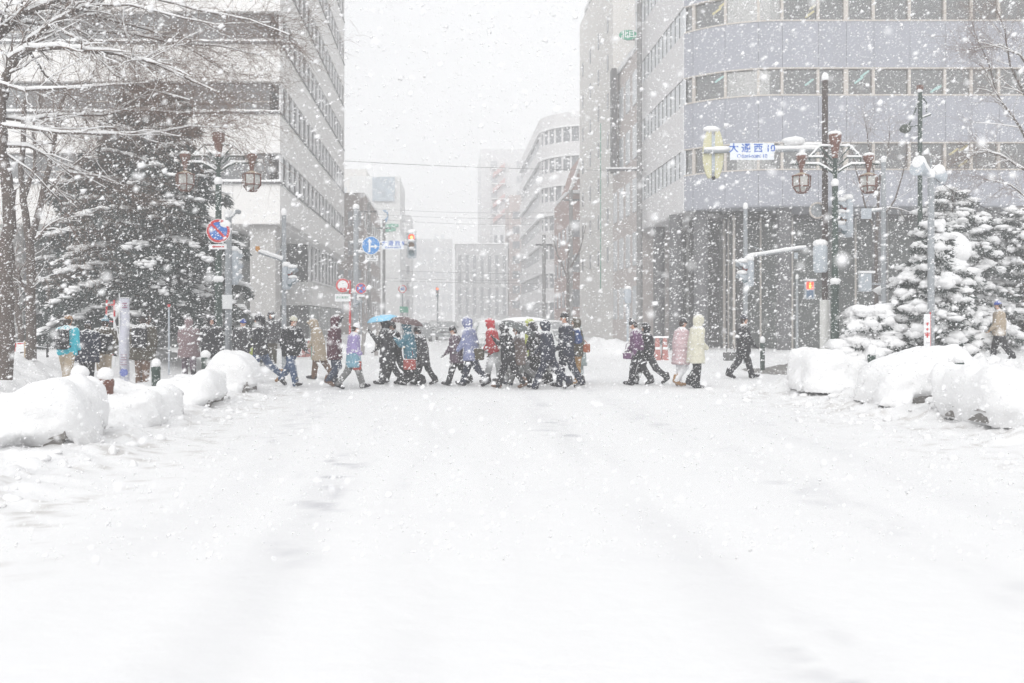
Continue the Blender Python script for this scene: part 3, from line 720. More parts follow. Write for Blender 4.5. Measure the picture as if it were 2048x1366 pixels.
# ------------------------------------------------------------------ street furniture
DGREEN = mat('pole_dark_green', (0.035, 0.06, 0.05), 0.55, 0.25, 8.0)
DBROWN = mat('pole_dark_brown', (0.07, 0.055, 0.05), 0.65, 0.25, 8.0)
COPPER = mat('lamp_copper', (0.15, 0.065, 0.045), 0.55, 0.25, 9.0)
PGREY = mat('pole_grey', (0.30, 0.32, 0.34), 0.5, 0.12, 5.0)
SIGB = mat('signal_bluegrey', (0.42, 0.46, 0.50), 0.55, 0.08)
SIGC = mat('signal_cream', (0.56, 0.54, 0.36), 0.55, 0.08)
BLACK = mat('black_rubber', (0.03, 0.03, 0.03), 0.7, 0.2)
SWHITE = mat('sign_white', (0.78, 0.79, 0.80), 0.5, 0.05)
SRED = mat('sign_red', (0.55, 0.03, 0.035), 0.5, 0.06)
SBLUE = mat('sign_round_blue', (0.03, 0.16, 0.52), 0.5, 0.06)
LGLASS = mat('lantern_glass', (0.50, 0.50, 0.48), 0.25, 0.08)
REDON = mat('signal_red_lit', (0.9, 0.1, 0.05), 0.4, 0, emit=((1.0, 0.035, 0.015), 1.6))
REDCORE = mat('signal_red_core', (0.9, 0.5, 0.1), 0.4, 0, emit=((1.0, 0.42, 0.06), 1.5))
AMBOFF = mat('signal_amber_off', (0.22, 0.13, 0.07), 0.35, 0.1); GRNOFF = mat('signal_green_off', (0.16, 0.23, 0.26), 0.35, 0.1); REDOFF = mat('signal_red_off', (0.22, 0.06, 0.05), 0.35, 0.1)

def snowcap(m, c, r, h, seed=0): return m.blob((c[0], c[1], c[2] + h * 0.25), (r, r, h * 0.75), seed, 10, 6, 0.08)

def lamp_post(label, px, Y, ybase, ytop, sign=None):
    x = XA(px, Y); zb_ = ZA(ybase, Y) - 0.15; k = (ZA(ytop, Y) - zb_) / 6.05
    t = thing('lamp_post', label, 'street lamp', (x, Y, zb_), 0, 'ornate lamp posts at the crossing')
    t.scale = (k, k, k)
    m = MB(); m.lathe([(0.16, 0), (0.16, 0.35), (0.11, 0.42), (0.098, 1.7), (0.12, 1.74), (0.12, 1.84), (0.085, 1.9), (0.080, 4.55), (0.085, 4.62)], n=16)
    m.build('post', DGREEN, t)
    m = MB(); snowcap(m, (0, 0, 1.92), 0.14, 0.16, 1); m.build('collar_snow', SNOW, t); m = MB(); snowcap(m, (0, 0, 4.62), 0.12, 0.17, 2); m.build('collar_snow', SNOW, t)
    MB().lathe([(0.07, 4.6), (0.06, 4.7), (0.055, 5.35), (0.07, 5.36)], n=12).build('upper_post', DGREEN, t)
    m = MB(); m.lathe([(0.075, 5.34), (0.085, 5.45), (0.11, 5.62), (0.13, 5.72), (0.165, 5.78), (0.17, 5.98), (0.155, 6.0)], n=14); m.build('finial', COPPER, t)
    m = MB(); snowcap(m, (0, 0, 6.0), 0.18, 0.10, 3); m.build('finial_snow', SNOW, t)
    for s in (-1, 1):
        a = MB(); r = 0.022
        a.tube([(0, 0, 5.18), (s * 0.41, 0, 5.66), (s * 0.69, 0, 5.37)], r, 6); a.tube([(s * 0.05, 0, 5.665), (s * 0.42, 0, 5.665)], r, 6)
        a.tube([(s * 0.03, 0, 5.07), (s * 0.33, 0, 5.36), (s * 0.72, 0, 5.36)], r, 6); a.tube([(s * 0.70, 0, 5.38), (s * 0.70, 0, 5.18)], r, 6)
        a.tube([(s * 0.05, 0, 4.93), (s * 0.25, 0, 5.07), (s * 0.45, 0, 5.17), (s * 0.92, 0, 5.17), (s * 1.14, 0, 5.19)], r * 1.15, 6)
        a.lathe([(0.05, -0.03), (0.05, 0.03)], (s * 1.15, 0, 5.19), 8); a.build('arm', DGREEN, t)
        w = MB()
        w.tube([(s * 0.06, 0, 5.70), (s * 0.41, 0, 5.70)], [0.03, 0.042], 6); w.tube([(s * 0.42, 0, 5.69), (s * 0.69, 0, 5.41)], [0.04, 0.02], 6)
        w.tube([(s * 0.33, 0, 5.395), (s * 0.73, 0, 5.395)], 0.033, 6); w.tube([(s * 0.1, 0, 5.0), (s * 0.25, 0, 5.11), (s * 0.45, 0, 5.205), (s * 0.82, 0, 5.21)], [0.02, 0.03, 0.04, 0.035], 6)
        snowcap(w, (s * 1.15, 0, 5.21), 0.075, 0.07, 4); w.build('arm_snow', SNOW, t)
        L = MB(); L.lathe([(0.045, 4.93), (0.055, 5.05), (0.08, 5.12), (0.11, 5.28), (0.145, 5.32), (0.15, 5.40), (0.13, 5.41)], (s * 0.92, 0, 0), 12); lo = L.build('lantern_cone', COPPER, t)
        L = MB(); snowcap(L, (s * 0.92, 0, 5.41), 0.155, 0.09, 5); L.build('cone_snow', SNOW, lo)
        L = MB(); L.lathe([(0.26, 4.86), (0.05, 4.95)], (s * 0.92, 0, 0), 6, smooth=False); L.build('lantern_roof', mat('lantern_roof_tan', (0.40, 0.33, 0.24), 0.6, 0.15), t)
        C = MB()
        for z, rr in ((4.85, 0.255), (4.56, 0.245), (4.40, 0.13)):
            for q in range(6):
                a0, a1 = R(60 * q), R(60 * q + 60)
                C.tube([(s * .92 + rr * math.cos(a0), rr * math.sin(a0), z), (s * .92 + rr * math.cos(a1), rr * math.sin(a1), z)], 0.02, 5)
        for q in range(6):
            a0 = R(60 * q); c_, s_ = math.cos(a0), math.sin(a0)
            C.tube([(s * .92 + .25 * c_, .25 * s_, 4.86), (s * .92 + .24 * c_, .24 * s_, 4.56), (s * .92 + .13 * c_, .13 * s_, 4.40)], 0.02, 5)
        C.build('lantern_cage', COPPER, t)
        MB().lathe([(0.10, 4.41), (0.215, 4.56), (0.225, 4.84)], (s * .92, 0, 0), 6, smooth=False).build('lantern_glass', LGLASS, t)
    return t
lamp_post('ornate copper lantern lamp post behind the round no-parking sign', 437, 25.7, 690, 262)
lamp_post('ornate copper lantern lamp post before the blue-grey building', 1670, 25.7, 695, 265)

def disc(mb, c, r, y0, y1, n=28):
    return mb.lathe([(r, y0), (r, y1)], c, n, 'y', False)
def ring(mb, c, r0, r1, y, n=32, th=0.006):
    vs = []; fs = []
    for k in range(n):
        a = 2 * math.pi * k / n
        for rr in (r0, r1):
            for yy in (y, y - th): vs.append((c[0] + rr * math.cos(a), c[1] + yy, c[2] + rr * math.sin(a)))
    for k in range(n):
        a, b = 4 * k, 4 * ((k + 1) % n)
        fs += [(a + 1, b + 1, b + 3, a + 3), (a + 2, a + 3, b + 3, b + 2), (a, b, b + 1, a + 1)]
    return mb.add(vs, fs)
def bar(mb, a, b, w, y0, y1):
    a = Vector(a); b = Vector(b); d = (b - a).normalized(); n = Vector((-d.z, 0, d.x)) * w / 2
    f = lambda p, y: (p.x, y, p.z)
    return mb.hexa([f(a - n, y0), f(b - n, y0), f(b - n, y1), f(a - n, y1), f(a + n, y0), f(b + n, y0), f(b + n, y1), f(a + n, y1)])
def no_parking(parent, c, r, two=False, nm='sign_disc'):
    m = MB(); disc(m, c, r, -0.01, 0.01); d = m.build(nm, SWHITE, parent)
    m = MB(); disc(m, c, r * 0.76, -0.016, -0.0105); m.build('blue_field', SBLUE, d)
    m = MB(); ring(m, (c[0], c[1] - 0.011, c[2]), r * 0.74, r * 0.94, -0.001, th=0.010); m.build('red_ring', SRED, d)
    q = r * 0.56
    m = MB(); bar(m, (c[0] - q, 0, c[2] + q), (c[0] + q, 0, c[2] - q), r * 0.2, c[1] - 0.024, c[1] - 0.0165)
    if two: bar(m, (c[0] + q, 0, c[2] + q), (c[0] - q, 0, c[2] - q), r * 0.2, c[1] - 0.027, c[1] - 0.0245)
    m.build('red_bar', SRED, d)
    return d

# round no-parking sign clamped on the left lamp post
Y = 25.3; p = P(437, 462, Y)
t = thing('no_parking_sign', 'large round red and blue no-parking sign on the left lamp post', 'sign', (p.x, p.y, p.z))
no_parking(t, (0, 0, 0), 0.335)
m = MB().blob((0.19, -0.015, 0.2), (0.13, 0.015, 0.11), 3, 10, 6, 0.2); m.build('stuck_snow', SNOW, t)
MB().box(-0.26, 0.22, -0.012, 0.012, -0.50, -0.365).build('plate', SWHITE, t)
m = MB(); bar(m, (-0.12, 0, -0.432), (0.16, 0, -0.432), 0.03, -0.018, -0.0125); m.add([(-0.2, -0.018, -0.432), (-0.11, -0.018, -0.47), (-0.11, -0.018, -0.394), (-0.2, -0.0125, -0.432), (-0.11, -0.0125, -0.47), (-0.11, -0.0125, -0.394)], [(0, 1, 2), (3, 5, 4), (0, 3, 4, 1), (1, 4, 5, 2), (2, 5, 3, 0)])
m.build('red_arrow', SRED, t)
MB().box(-0.03, 0.03, 0.012, 0.3, -0.2, 0.2).build('clamp', PGREY, t)

def signal_head(parent, c, nl, ry, s=1.0, faces='front', body=None, lit=None, name='signal_head', snow=True):
    """vertical signal with nl lamps; local +(-y) is its face; ry = rotation about z"""
    body = body or SIGB
    e = bpy.data.objects.new(name, None); linkobj(e, parent); e.location = c; e.rotation_euler = (0, 0, ry); e.scale = (s, s, s)
    h = 0.33 * nl + 0.08; w = 0.19
    m = MB(); m.lathe([(w * 0.8, -h / 2), (w, -h / 2 + 0.06), (w, h / 2 - 0.06), (w * 0.8, h / 2)], n=16)
    o = m.build('housing', body, e); o.scale = (1, 0.62, 1)
    offs = [REDOFF, AMBOFF, GRNOFF] if nl == 3 else [REDOFF, GRNOFF]
    for i in range(nl):
        z = h / 2 - 0.2 - 0.33 * i
        m = MB(); disc(m, (0, 0, z), 0.125, -0.145, -0.10, 20); m.build('lens', REDON if lit == i else offs[i], e)
        if lit == i:
            m = MB(); disc(m, (0, 0, z), 0.07, -0.152, -0.146, 16); m.build('lamp_core', REDCORE, e)
        v = MB(); n = 12
        vs = []; fs = []
        for k in range(n + 1):
            a = math.pi * (-0.1 + 1.2 * k / n)
            for (yy, rr) in ((-0.10, 0.15), (-0.36 if math.sin(a) > 0.3 else -0.24, 0.145), (-0.36 if math.sin(a) > 0.3 else -0.24, 0.135), (-0.10, 0.138)):
                vs.append((rr * math.cos(a), yy, z + rr * math.sin(a)))
        for k in range(n):
            for q in range(4):
                a_, b_ = 4 * k + q, 4 * k + (q + 1) % 4; fs.append((a_, b_, b_ + 4, a_ + 4))
        v.add(vs, fs, True); v.build('visor', body, e)
        if snow:
            sn = MB(); sn.blob((0, -0.22, z + 0.185), (0.13, 0.17, 0.075), i + 3, 10, 6, 0.12); sn.build('visor_snow', SNOW, e)
    if snow:
        sn = MB(); sn.blob((0, 0.0, h / 2 + 0.05), (0.19, 0.15, 0.10), 8, 10, 6, 0.1); sn.build('top_snow', SNOW, e)
    return e

def pole(parent, x, y, z0, z1, r, m_, name='pole', cap=True, taper=0.9):
    MB().tube([(x, y, z0), (x, y, z1)], [r, r * taper], 12).build(name, m_, parent)
    if cap:
        s = MB(); snowcap(s, (x, y, z1), r * 1.25, 0.14 + r * 0.5, 2); s.build('pole_snow', SNOW, parent)
def arm_with_snow(parent, a, b, r, m_, snow=0.05, name='arm'):
    MB().tube([a, b], r, 8).build(name, m_, parent)
    if snow:
        a, b = Vector(a), Vector(b); n = 9; rs = random.Random(int(a.x * 100))
        pts = [a.lerp(b, i / n) + Vector((0, 0, r * 0.85 + snow * 0.35)) for i in range(n + 1)]
        s = MB(); s.tube(pts, [max(0.012, snow * rs.uniform(0.75, 1.2)) * (0.5 if i in (0, n) else 1) for i in range(n + 1)], 8, squash=1.0); s.build('arm_snow', SNOW, parent)

def local(t, p): return (p.x - t.location.x, p.y - t.location.y, p.z - t.location.z)

# left: grey signal pole seen from behind, by the lamp post
Y = 26.6; x = XA(457, Y); g0 = GZ(x, Y)
t = thing('traffic_signal', 'grey signal pole turned away, right behind the left lamp post', 'traffic light', (x, Y, g0))
pole(t, 0, 0, -0.1, ZA(432, Y) - g0, 0.10, PGREY)
signal_head(t, (0.10, 0.12, ZA(535, Y) - g0), 3, R(160), 0.92)
MB().box(-0.14, 0.14, -0.16, -0.10, ZA(618, Y) - g0, ZA(590, Y) - g0).build('notice_plate', SWHITE, t)
arm_with_snow(t, (0, 0, ZA(440, Y) - g0), (0.28, -0.1, ZA(425, Y) - g0), 0.03, PGREY, 0.04)
MB().lathe([(0.05, -0.1), (0.07, 0.1)], (0.3, -0.1, ZA(424, Y) - g0), 8, 'y').build('camera', PGREY, t)
# left: thin pole with pedestrian signal and arm
Y = 28.3; x = XA(568, Y); g0 = GZ(x, Y)
t = thing('pedestrian_signal', 'pedestrian signal pole with short camera arm before the office pillar', 'traffic light', (x, Y, g0))
pole(t, 0, 0, -0.1, ZA(428, Y) - g0, 0.075, PGREY)
arm_with_snow(t, (0, 0, ZA(522, Y) - g0), (XA(522, Y) - x, -0.3, ZA(506, Y) - g0), 0.04, PGREY, 0.07)
MB().lathe([(0.03, -0.06), (0.075, 0.0), (0.075, 0.1)], (XA(521, Y) - x, -0.3, ZA(501, Y) - g0), 10).build('beacon_lamp', mat('beacon_amber', (0.55, 0.25, 0.05), 0.4, 0.1), t)
MB().tube([(0, 0, ZA(490, Y) - g0), (-0.25, -0.1, ZA(512, Y) - g0)], 0.02, 6).build('stay', PGREY, t)
signal_head(t, (0.10, -0.1, ZA(556, Y) - g0), 2, R(75), 0.95)
# pole with blue arrow sign, street name and signal over the far carriageway
Y = 47.5; x = XA(712, Y); g0 = 0.0
t = thing('traffic_signal', 'far traffic signal on a long arm showing red over the street', 'traffic light', (x, Y, g0))
pole(t, 0, 0, -0.1, ZA(416, Y), 0.15, PGREY)
arm_with_snow(t, (0, 0, ZA(487, Y)), (XA(818, Y) - x, 0, ZA(489, Y)), 0.05, PGREY, 0.05)
arm_with_snow(t, (-0.3, 0, ZA(487, Y)), (0.6, 0, ZA(487, Y)), 0.06, PGREY, 0.08)
arm_with_snow(t, (-0.1, 0, ZA(506, Y)), (0.5, 0, ZA(506, Y)), 0.06, PGREY, 0.08)
signal_head(t, (XA(824, Y) - x, -0.02, ZA(491, Y)), 3, 0, 1.22, lit=0)
signal_head(t, (0.02, -0.3, ZA(600, Y)), 2, R(70), 1.0)
Yn = 47.3; p = P(742, 491, Yn)
t2 = thing('blue_direction_sign', 'round blue sign with white straight and right arrows', 'sign', (p.x, p.y, p.z))
m = MB(); disc(m, (0, 0, 0), 0.47, -0.01, 0.01); m.build('sign_disc', SWHITE, t2)
m = MB(); disc(m, (0, 0, 0), 0.44, -0.017, -0.0105); m.build('blue_field', mat('sign_sky_blue', (0.02, 0.22, 0.58), 0.5, 0.05), t2)
m = MB(); y0, y1 = -0.024, -0.0175
bar(m, (-0.07, 0, -0.34), (-0.07, 0, 0.2), 0.09, y0, y1)
def tri(mb, a, b, c): mb.add([(a[0], y0, a[1]), (b[0], y0, b[1]), (c[0], y0, c[1]), (a[0], y1, a[1]), (b[0], y1, b[1]), (c[0], y1, c[1])], [(0, 1, 2), (5, 4, 3), (0, 3, 4, 1), (1, 4, 5, 2), (2, 5, 3, 0)])
tri(m, (-0.19, 0.18), (0.05, 0.18), (-0.07, 0.35)); bar(m, (-0.02, 0, -0.05), (0.2, 0, -0.05), 0.09, y0, y1); tri(m, (0.19, -0.17), (0.36, -0.05), (0.19, 0.07))
m.build('white_arrow', SWHITE, t2)
MB().box(-0.29, 0.35, -0.012, 0.012, -0.80, -0.5).build('plate', SWHITE, t2)
inst('lettering', text_mesh('大通り', 0.2, BLACK), t2, (0.05, -0.016, -0.59)); inst('plate_line', MB().box(-0.2, 0.28, -0.016, -0.0125, -0.75, -0.715).mesh('plate_line', BLACK), t2)
MB().box(-0.04, 0.04, 0.012, 0.15, -0.4, 0.4).build('clamp', PGREY, t2)
p = P(786, 490, 47.35)
def name_sign(label, c, w, h, l1, l2, s1, s2):
    t = thing('street_name_sign', label, 'sign', (c.x, c.y, c.z), 0, 'street name signs over the road')
    MB().box(-w / 2, w / 2, -0.012, 0.012, -h / 2, h / 2).build('sign_board', mat('name_board', (0.72, 0.76, 0.80), 0.45, 0.04), t)
    inst('lettering', text_mesh(l1, s1, VBLUE, weight=0.004), t, (0, -0.0165, h * 0.17)); inst('lettering', text_mesh(l2, s2, VBLUE, weight=0.002), t, (0, -0.0165, -h * 0.28))
    MB().box(-w / 2 + 0.05, -w / 2 + 0.1, 0.012, 0.06, -h / 2, h / 2).box(w / 2 - 0.1, w / 2 - 0.05, 0.012, 0.06, -h / 2, h / 2).build('clamp', PGREY, t)
    return t
name_sign('far pale street name sign between the arrow sign and the red signal', p, 1.12, 0.44, '大 通 西 9', 'Odori-nishi 9', 0.27, 0.15)
# small round signs by the far corner
Y = 47.0; x = XA(700, Y)
t = thing('road_sign_post', 'red post carrying a round red-edged sign and green plate', 'sign', (x, Y, 0))
MB().tube([(0, 0, -0.1), (0, 0, ZA(560, Y))], 0.06, 8).build('post', SRED, t)
m = MB(); disc(m, (-0.35, -0.1, ZA(571, Y)), 0.36, -0.01, 0.01); m.build('sign_disc', SWHITE, t)
m = MB(); ring(m, (-0.35, -0.111, ZA(571, Y)), 0.26, 0.35, 0, th=0.008); bar(m, (-0.5, 0, ZA(578, Y)), (-0.2, 0, ZA(578, Y)), 0.12, -0.119, -0.1115); m.build('red_ring', SRED, t)
MB().box(-0.75, 0.05, -0.1, -0.08, ZA(603, Y), ZA(588, Y)).build('plate', SWHITE, t)
inst('lettering', text_mesh('歩行者専用', 0.14, mat('plate_green', (0.03, 0.25, 0.14), 0.6, 0.05)), t, (-0.35, -0.105, ZA(595.5, Y)))
Y = 46.6; p = P(722, 577, Y)
t = thing('no_parking_sign', 'small far no-parking sign beside the red post', 'sign', (p.x, p.y, 0))
no_parking(t, (0, 0, p.z), 0.29, True); MB().tube([(0, 0.05, -0.1), (0, 0.05, p.z)], 0.035, 8).build('post', PGREY, t)
MB().box(-0.2, 0.2, -0.01, 0.01, p.z - 0.42, p.z - 0.31).build('plate', SWHITE, t)
Y = 62; p = P(805, 578, Y)
t = thing('speed_limit_sign', 'faint round red-edged speed limit sign down the street', 'sign', (p.x, p.y, 0))
m = MB(); disc(m, (0, 0, p.z), 0.29, -0.01, 0.01); m.build('sign_disc', SWHITE, t)
m = MB(); ring(m, (0, -0.011, p.z), 0.21, 0.28, 0, th=0.008); m.build('red_ring', SRED, t)
inst('lettering', text_mesh('40', 0.26, VBLUE, weight=0.008), t, (0, -0.0165, p.z)); MB().tube([(0, 0.05, -0.1), (0, 0.05, p.z + 0.2)], 0.04, 8).build('post', PGREY, t)
Y = 61; p = P(808, 619, Y)
t = thing('green_notice_board', 'small green notice board down the street by the umbrellas', 'sign', (p.x, p.y, 0))
MB().box(-0.28, 0.28, -0.02, 0.02, p.z - 0.2, p.z + 0.2).build('board', GREENS, t); MB().tube([(-0.2, 0.05, -0.1), (-0.2, 0.05, p.z)], 0.03, 6).tube([(0.2, 0.05, -0.1), (0.2, 0.05, p.z)], 0.03, 6).build('post', PGREY, t)
Y = 85; p = P(875, 584, Y)
t = thing('traffic_signal', 'tiny far traffic signal glowing red down the street', 'traffic light', (p.x, p.y, 0))
signal_head(t, (0, -0.1, p.z), 3, 0, 0.85, lit=0, snow=False); MB().tube([(0, 0.1, -0.1), (0, 0.1, p.z + 0.5)], 0.07, 8).build('post', PGREY, t)

# right: tall dark pole with the long arm, name sign and the back of a signal
Y = 26.2; x = XA(1650, Y); g0 = GZ(x, Y)
t = thing('signal_arm_pole', 'tall dark brown pole whose snowy arm carries a signal and name sign', 'pole', (x, Y, g0))
pole(t, 0, 0, -0.2, ZA(158, Y) - g0, 0.088, DBROWN, taper=0.92)
arm_with_snow(t, (0, 0, ZA(300, Y) - g0), (XA(1408, Y) - x, 0, ZA(303, Y) - g0), 0.055, PGREY, 0.075)
arm_with_snow(t, (0.1, 0.05, ZA(289, Y) - g0), (XA(1570, Y) - x, 0.05, ZA(291, Y) - g0), 0.02, DGREEN, 0.05)
m = MB(); m.blob((XA(1588, Y) - x, 0.05, ZA(282, Y) - g0), (0.34, 0.2, 0.13), 5, 14, 8, 0.12); m.build('arm_heap_snow', SNOW, t)
MB().tube([(0, 0, -0.2), (0, 0, ZA(600, Y) - g0)], 0.145, 12).build('lower_sleeve', mat('sleeve_white', (0.62, 0.62, 0.60), 0.6, 0.1), t)
xs_ = XA(1428, Y) - x; zc = ZA(306, Y) - g0
# two rounded halves with a slot between them, as on a signal's back
def half(p):
    d = sd_ell(p, (0, 0, 0), (0.30, 0.6, 0.80)); d = np.maximum(d, np.abs(p[..., 1]) - 0.05); d = np.maximum(d, np.abs(p[..., 2]) - 0.70)
    return np.maximum(d, 0.045 - np.abs(p[..., 0]))
me = sdf_mesh('backplate', half, (-0.4, -0.12, -0.85), (0.4, 0.12, 0.85), 0.02, [SIGC]); inst('backplate', me, t, (xs_, 0.12, zc))
e = signal_head(t, (xs_, 0.2, zc), 3, R(180), 1.0, snow=False)
m = MB(); m.blob((xs_ - 0.05, 0.1, zc + 0.70), (0.22, 0.12, 0.09), 3, 12, 6, .1); m.build('top_snow', SNOW, t)
MB().blob((xs_, 0.05, zc - 0.70), (0.05, 0.05, 0.06), 3, 8, 6, .1).build('end_knob', BLACK, t)
signal_head(t, (XA(1695, Y) - x, -0.05, ZA(437, Y) - g0), 3, R(-82), 1.0, body=SIGB)
signal_head(t, (XA(1640, Y) - x - 0.03, -0.12, ZA(518, Y) - g0), 2, R(150), 1.05)
m = MB(); ring(m, (XA(1637, Y) - x, 0.1, ZA(420, Y) - g0), 0.19, 0.24, 0, 24, 0.03); m.build('mirror_rim', FRAME, t); m = MB(); disc(m, (XA(1637, Y) - x, 0.12, ZA(420, Y) - g0), 0.2, 0, 0.02, 24); m.build('mirror_back', PGREY, t)
name_sign('street name sign hanging on the snowy arm before the blue-grey building', P(1504, 303, 26.05), 1.24, 0.47, '大 通 西 10', 'Odori-nishi 10', 0.27, 0.145)
# pole with arm and side-on pedestrian signal
Y = 33; x = XA(1491, Y); g0 = GZ(x, Y)
t = thing('pedestrian_signal', 'pedestrian signal pole with long snowy arm, above the walker with a bag', 'traffic light', (x, Y, g0))
pole(t, 0, 0, -0.1, ZA(415, Y) - g0, 0.08, PGREY)
arm_with_snow(t, (0, 0, ZA(515, Y) - g0), (XA(1612, Y) - x, 0, ZA(496, Y) - g0), 0.04, PGREY, 0.07)
MB().tube([(0, 0, ZA(488, Y) - g0), (XA(1540, Y) - x, 0, ZA(506, Y) - g0)], 0.02, 6).build('stay', PGREY, t)
MB().lathe([(0.07, -0.1), (0.07, 0.12)], (XA(1592, Y) - x, 0, ZA(512, Y) - g0), 10).build('sensor', SIGB, t)
signal_head(t, (0.10, -0.1, ZA(547, Y) - g0), 2, R(-75), 1.25)
# red pedestrian signal facing us
Y = 40.5; x = XA(1600, Y); g0 = GZ(x, Y)
t = thing('pedestrian_signal', 'small box pedestrian signal with lit red figure facing the road', 'traffic light', (x, Y, g0))
pole(t, -0.1, 0.1, -0.1, ZA(556, Y), 0.06, PGREY)
px_ = XA(1620, Y) - x; z0, z1 = ZA(598, Y), ZA(562, Y)
MB().box(px_ - 0.2, px_ + 0.2, 0, 0.2, z0, z1).build('housing', SIGB, t)
MB().box(px_ - 0.15, px_ + 0.15, -0.012, -0.001, z0 + 0.43, z1 - 0.05).build('red_panel', REDON, t)
m = MB(); m.lathe([(0.04, -0.02), (0.04, -0.0125)], (px_, 0, z1 - 0.11), 10, 'y'); m.box(px_ - 0.045, px_ + 0.045, -0.02, -0.0125, z0 + 0.46, z1 - 0.16); m.build('figure', REDCORE, t)
MB().box(px_ - 0.15, px_ + 0.15, -0.012, -0.001, z0 + 0.06, z0 + 0.37).build('green_panel', mat('panel_blue_off', (0.10, 0.16, 0.25), 0.4, 0.1), t)
MB().box(px_ - 0.24, px_ + 0.24, -0.14, 0.22, z1 + 0.002, z1 + 0.08).build('top_snow', SNOW, t)
MB().box(-0.15, px_ - 0.19, 0.06, 0.12, z1 - 0.2, z1 - 0.14).build('bracket', PGREY, t)
# grey pole with arm sign behind lamp, thin tree-side pole
Y = 31; x = XA(1767, Y); g0 = GZ(x, Y)
t = thing('grey_signal_pole', 'slim grey pole with sideways arm plate, right of the lamp post', 'pole', (x, Y, g0))
pole(t, 0, 0, -0.1, ZA(322, Y) - g0, 0.085, PGREY)
arm_with_snow(t, (0, 0, ZA(420, Y) - g0), (XA(1735, Y) - x, 0, ZA(424, Y) - g0), 0.04, PGREY, 0.05)
MB().box(XA(1722, Y) - x, XA(1742, Y) - x, -0.05, 0.0, ZA(438, Y) - g0, ZA(417, Y) - g0).build('sign_plate', SIGB, t)
MB().box(XA(1719, Y) - x, XA(1741, Y) - x, -0.1, 0.1, ZA(583, Y) - g0, ZA(547, Y) - g0).build('control_box', SIGB, t)
MB().box(XA(1718, Y) - x, XA(1748, Y) - x, -0.12, 0.12, ZA(546.5, Y) - g0, ZA(542, Y) - g0).build('box_snow', SNOW, t)
MB().box(XA(1740, Y) - x, 0, -0.03, 0.03, ZA(570, Y) - g0, ZA(566, Y) - g0).build('bracket', PGREY, t)
# dark green pole with hanging lamp
Y = 29.5; x = XA(1840, Y); g0 = GZ(x, Y)
t = thing('green_lamp_pole', 'dark green pole with hanging ball lamp, above the snowy conifer', 'pole', (x, Y, g0))
pole(t, 0, 0, -0.1, ZA(182, Y) - g0, 0.075, DGREEN)
MB().lathe([(0.06, 0), (0.11, 0.12), (0.11, 0.2)], (0, 0, ZA(184, Y) - g0), 10).build('finial', COPPER, t)
MB().tube([(0, 0, ZA(195, Y) - g0), (XA(1828, Y) - x, -0.05, ZA(225, Y) - g0), (XA(1815, Y) - x, -0.1, ZA(252, Y) - g0)], 0.025, 6).tube([(0, 0, ZA(250, Y) - g0), (XA(1812, Y) - x, -0.1, ZA(256, Y) - g0)], 0.02, 6).build('lamp_arm', DGREEN, t)
m = MB(); m.lathe([(0.05, -0.12), (0.16, -0.05), (0.19, 0.03), (0.12, 0.13), (0.04, 0.16)], (XA(1808, Y) - x, -0.1, ZA(260, Y) - g0), 10, smooth=True); m.build('hanging_lamp', mat('lamp_dark_bronze', (0.06, 0.075, 0.06), 0.6, 0.3), t)
MB().tube([(0.02, 0, ZA(190, Y) - g0), (XA(1853, Y) - x, 0, ZA(205, Y) - g0), (XA(1853, Y) - x, 0, ZA(226, Y) - g0)], 0.02, 6).build('hook', DGREEN, t)
arm_with_snow(t, (0, 0, ZA(237, Y) - g0), (XA(1862, Y) - x, 0, ZA(229, Y) - g0), 0.025, DGREEN, 0.03)
# grey pole with loudspeaker horns
Y = 22.8; x = XA(1862, Y); g0 = GZ(x, Y)
t = thing('loudspeaker_pole', 'grey pole topped with snow filled loudspeaker horns before the conifer', 'loudspeaker', (x, Y, g0))
pole(t, 0, 0, -0.2, ZA(352, Y) - g0, 0.085, PGREY)
for (px1, py1, d) in ((1822, 340, -0.35), (1889, 352, 0.25)):
    a = Vector((0, 0, ZA(352, Y) - g0)); b = Vector((XA(px1, Y) - x, d, ZA(py1, Y) - g0)); u = (b - a)
    m = MB(); m.tube([a + u * 0.05, a + u * 0.35, a + u * 0.7, a + u * 1.0], [0.045, 0.075, 0.13, 0.20], 16, cap=True); m.build('horn', SIGB, t)
    s = MB(); s.tube([a + u * 0.3 + Vector((0, 0, .08)), a + u * 0.6 + Vector((0, 0, .12)), a + u * 0.9 + Vector((0, 0, .16)), a + u * 1.02 + Vector((0, 0, .14))], [0.09, 0.12, 0.17, 0.13], 12); s.build('horn_snow', SNOW, t)
MB().tube([(0, 0, ZA(365, Y) - g0), (0.0, 0, ZA(318, Y) - g0)], 0.02, 6).build('bracket', PGREY, t)
# banner strip on a stake by the pole
Y = 22.5; x = XA(1854, Y); g0 = GZ(x, Y)
t = thing('banner_stake', 'narrow white banner with red characters beside the loudspeaker pole', 'banner', (x, Y, g0))
MB().box(-0.075, 0.075, -0.015, 0.015, 0.1, ZA(628, Y) - g0).build('banner_cloth', SWHITE, t)
for i, s_ in enumerate((0.8, 0.7, 1.3)): z_ = ZA(648 + 11 * i, Y) - g0; MB().box(-0.04 * s_, 0.04 * s_, -0.02, -0.0155, z_ - 0.012 * s_, z_ + 0.012 * s_).box(-0.012 * s_, 0.012 * s_, -0.021, -0.0156, z_ - 0.05 * s_, z_ + 0.05 * s_).box(-0.05 * s_, 0.05 * s_, -0.0205, -0.0157, z_ + 0.025 * s_, z_ + 0.04 * s_).build('red_mark', SRED, t)
MB().tube([(0.08, 0, -0.1), (0.08, 0, ZA(624, Y) - g0)], 0.015, 6).build('stake', SRED, t)
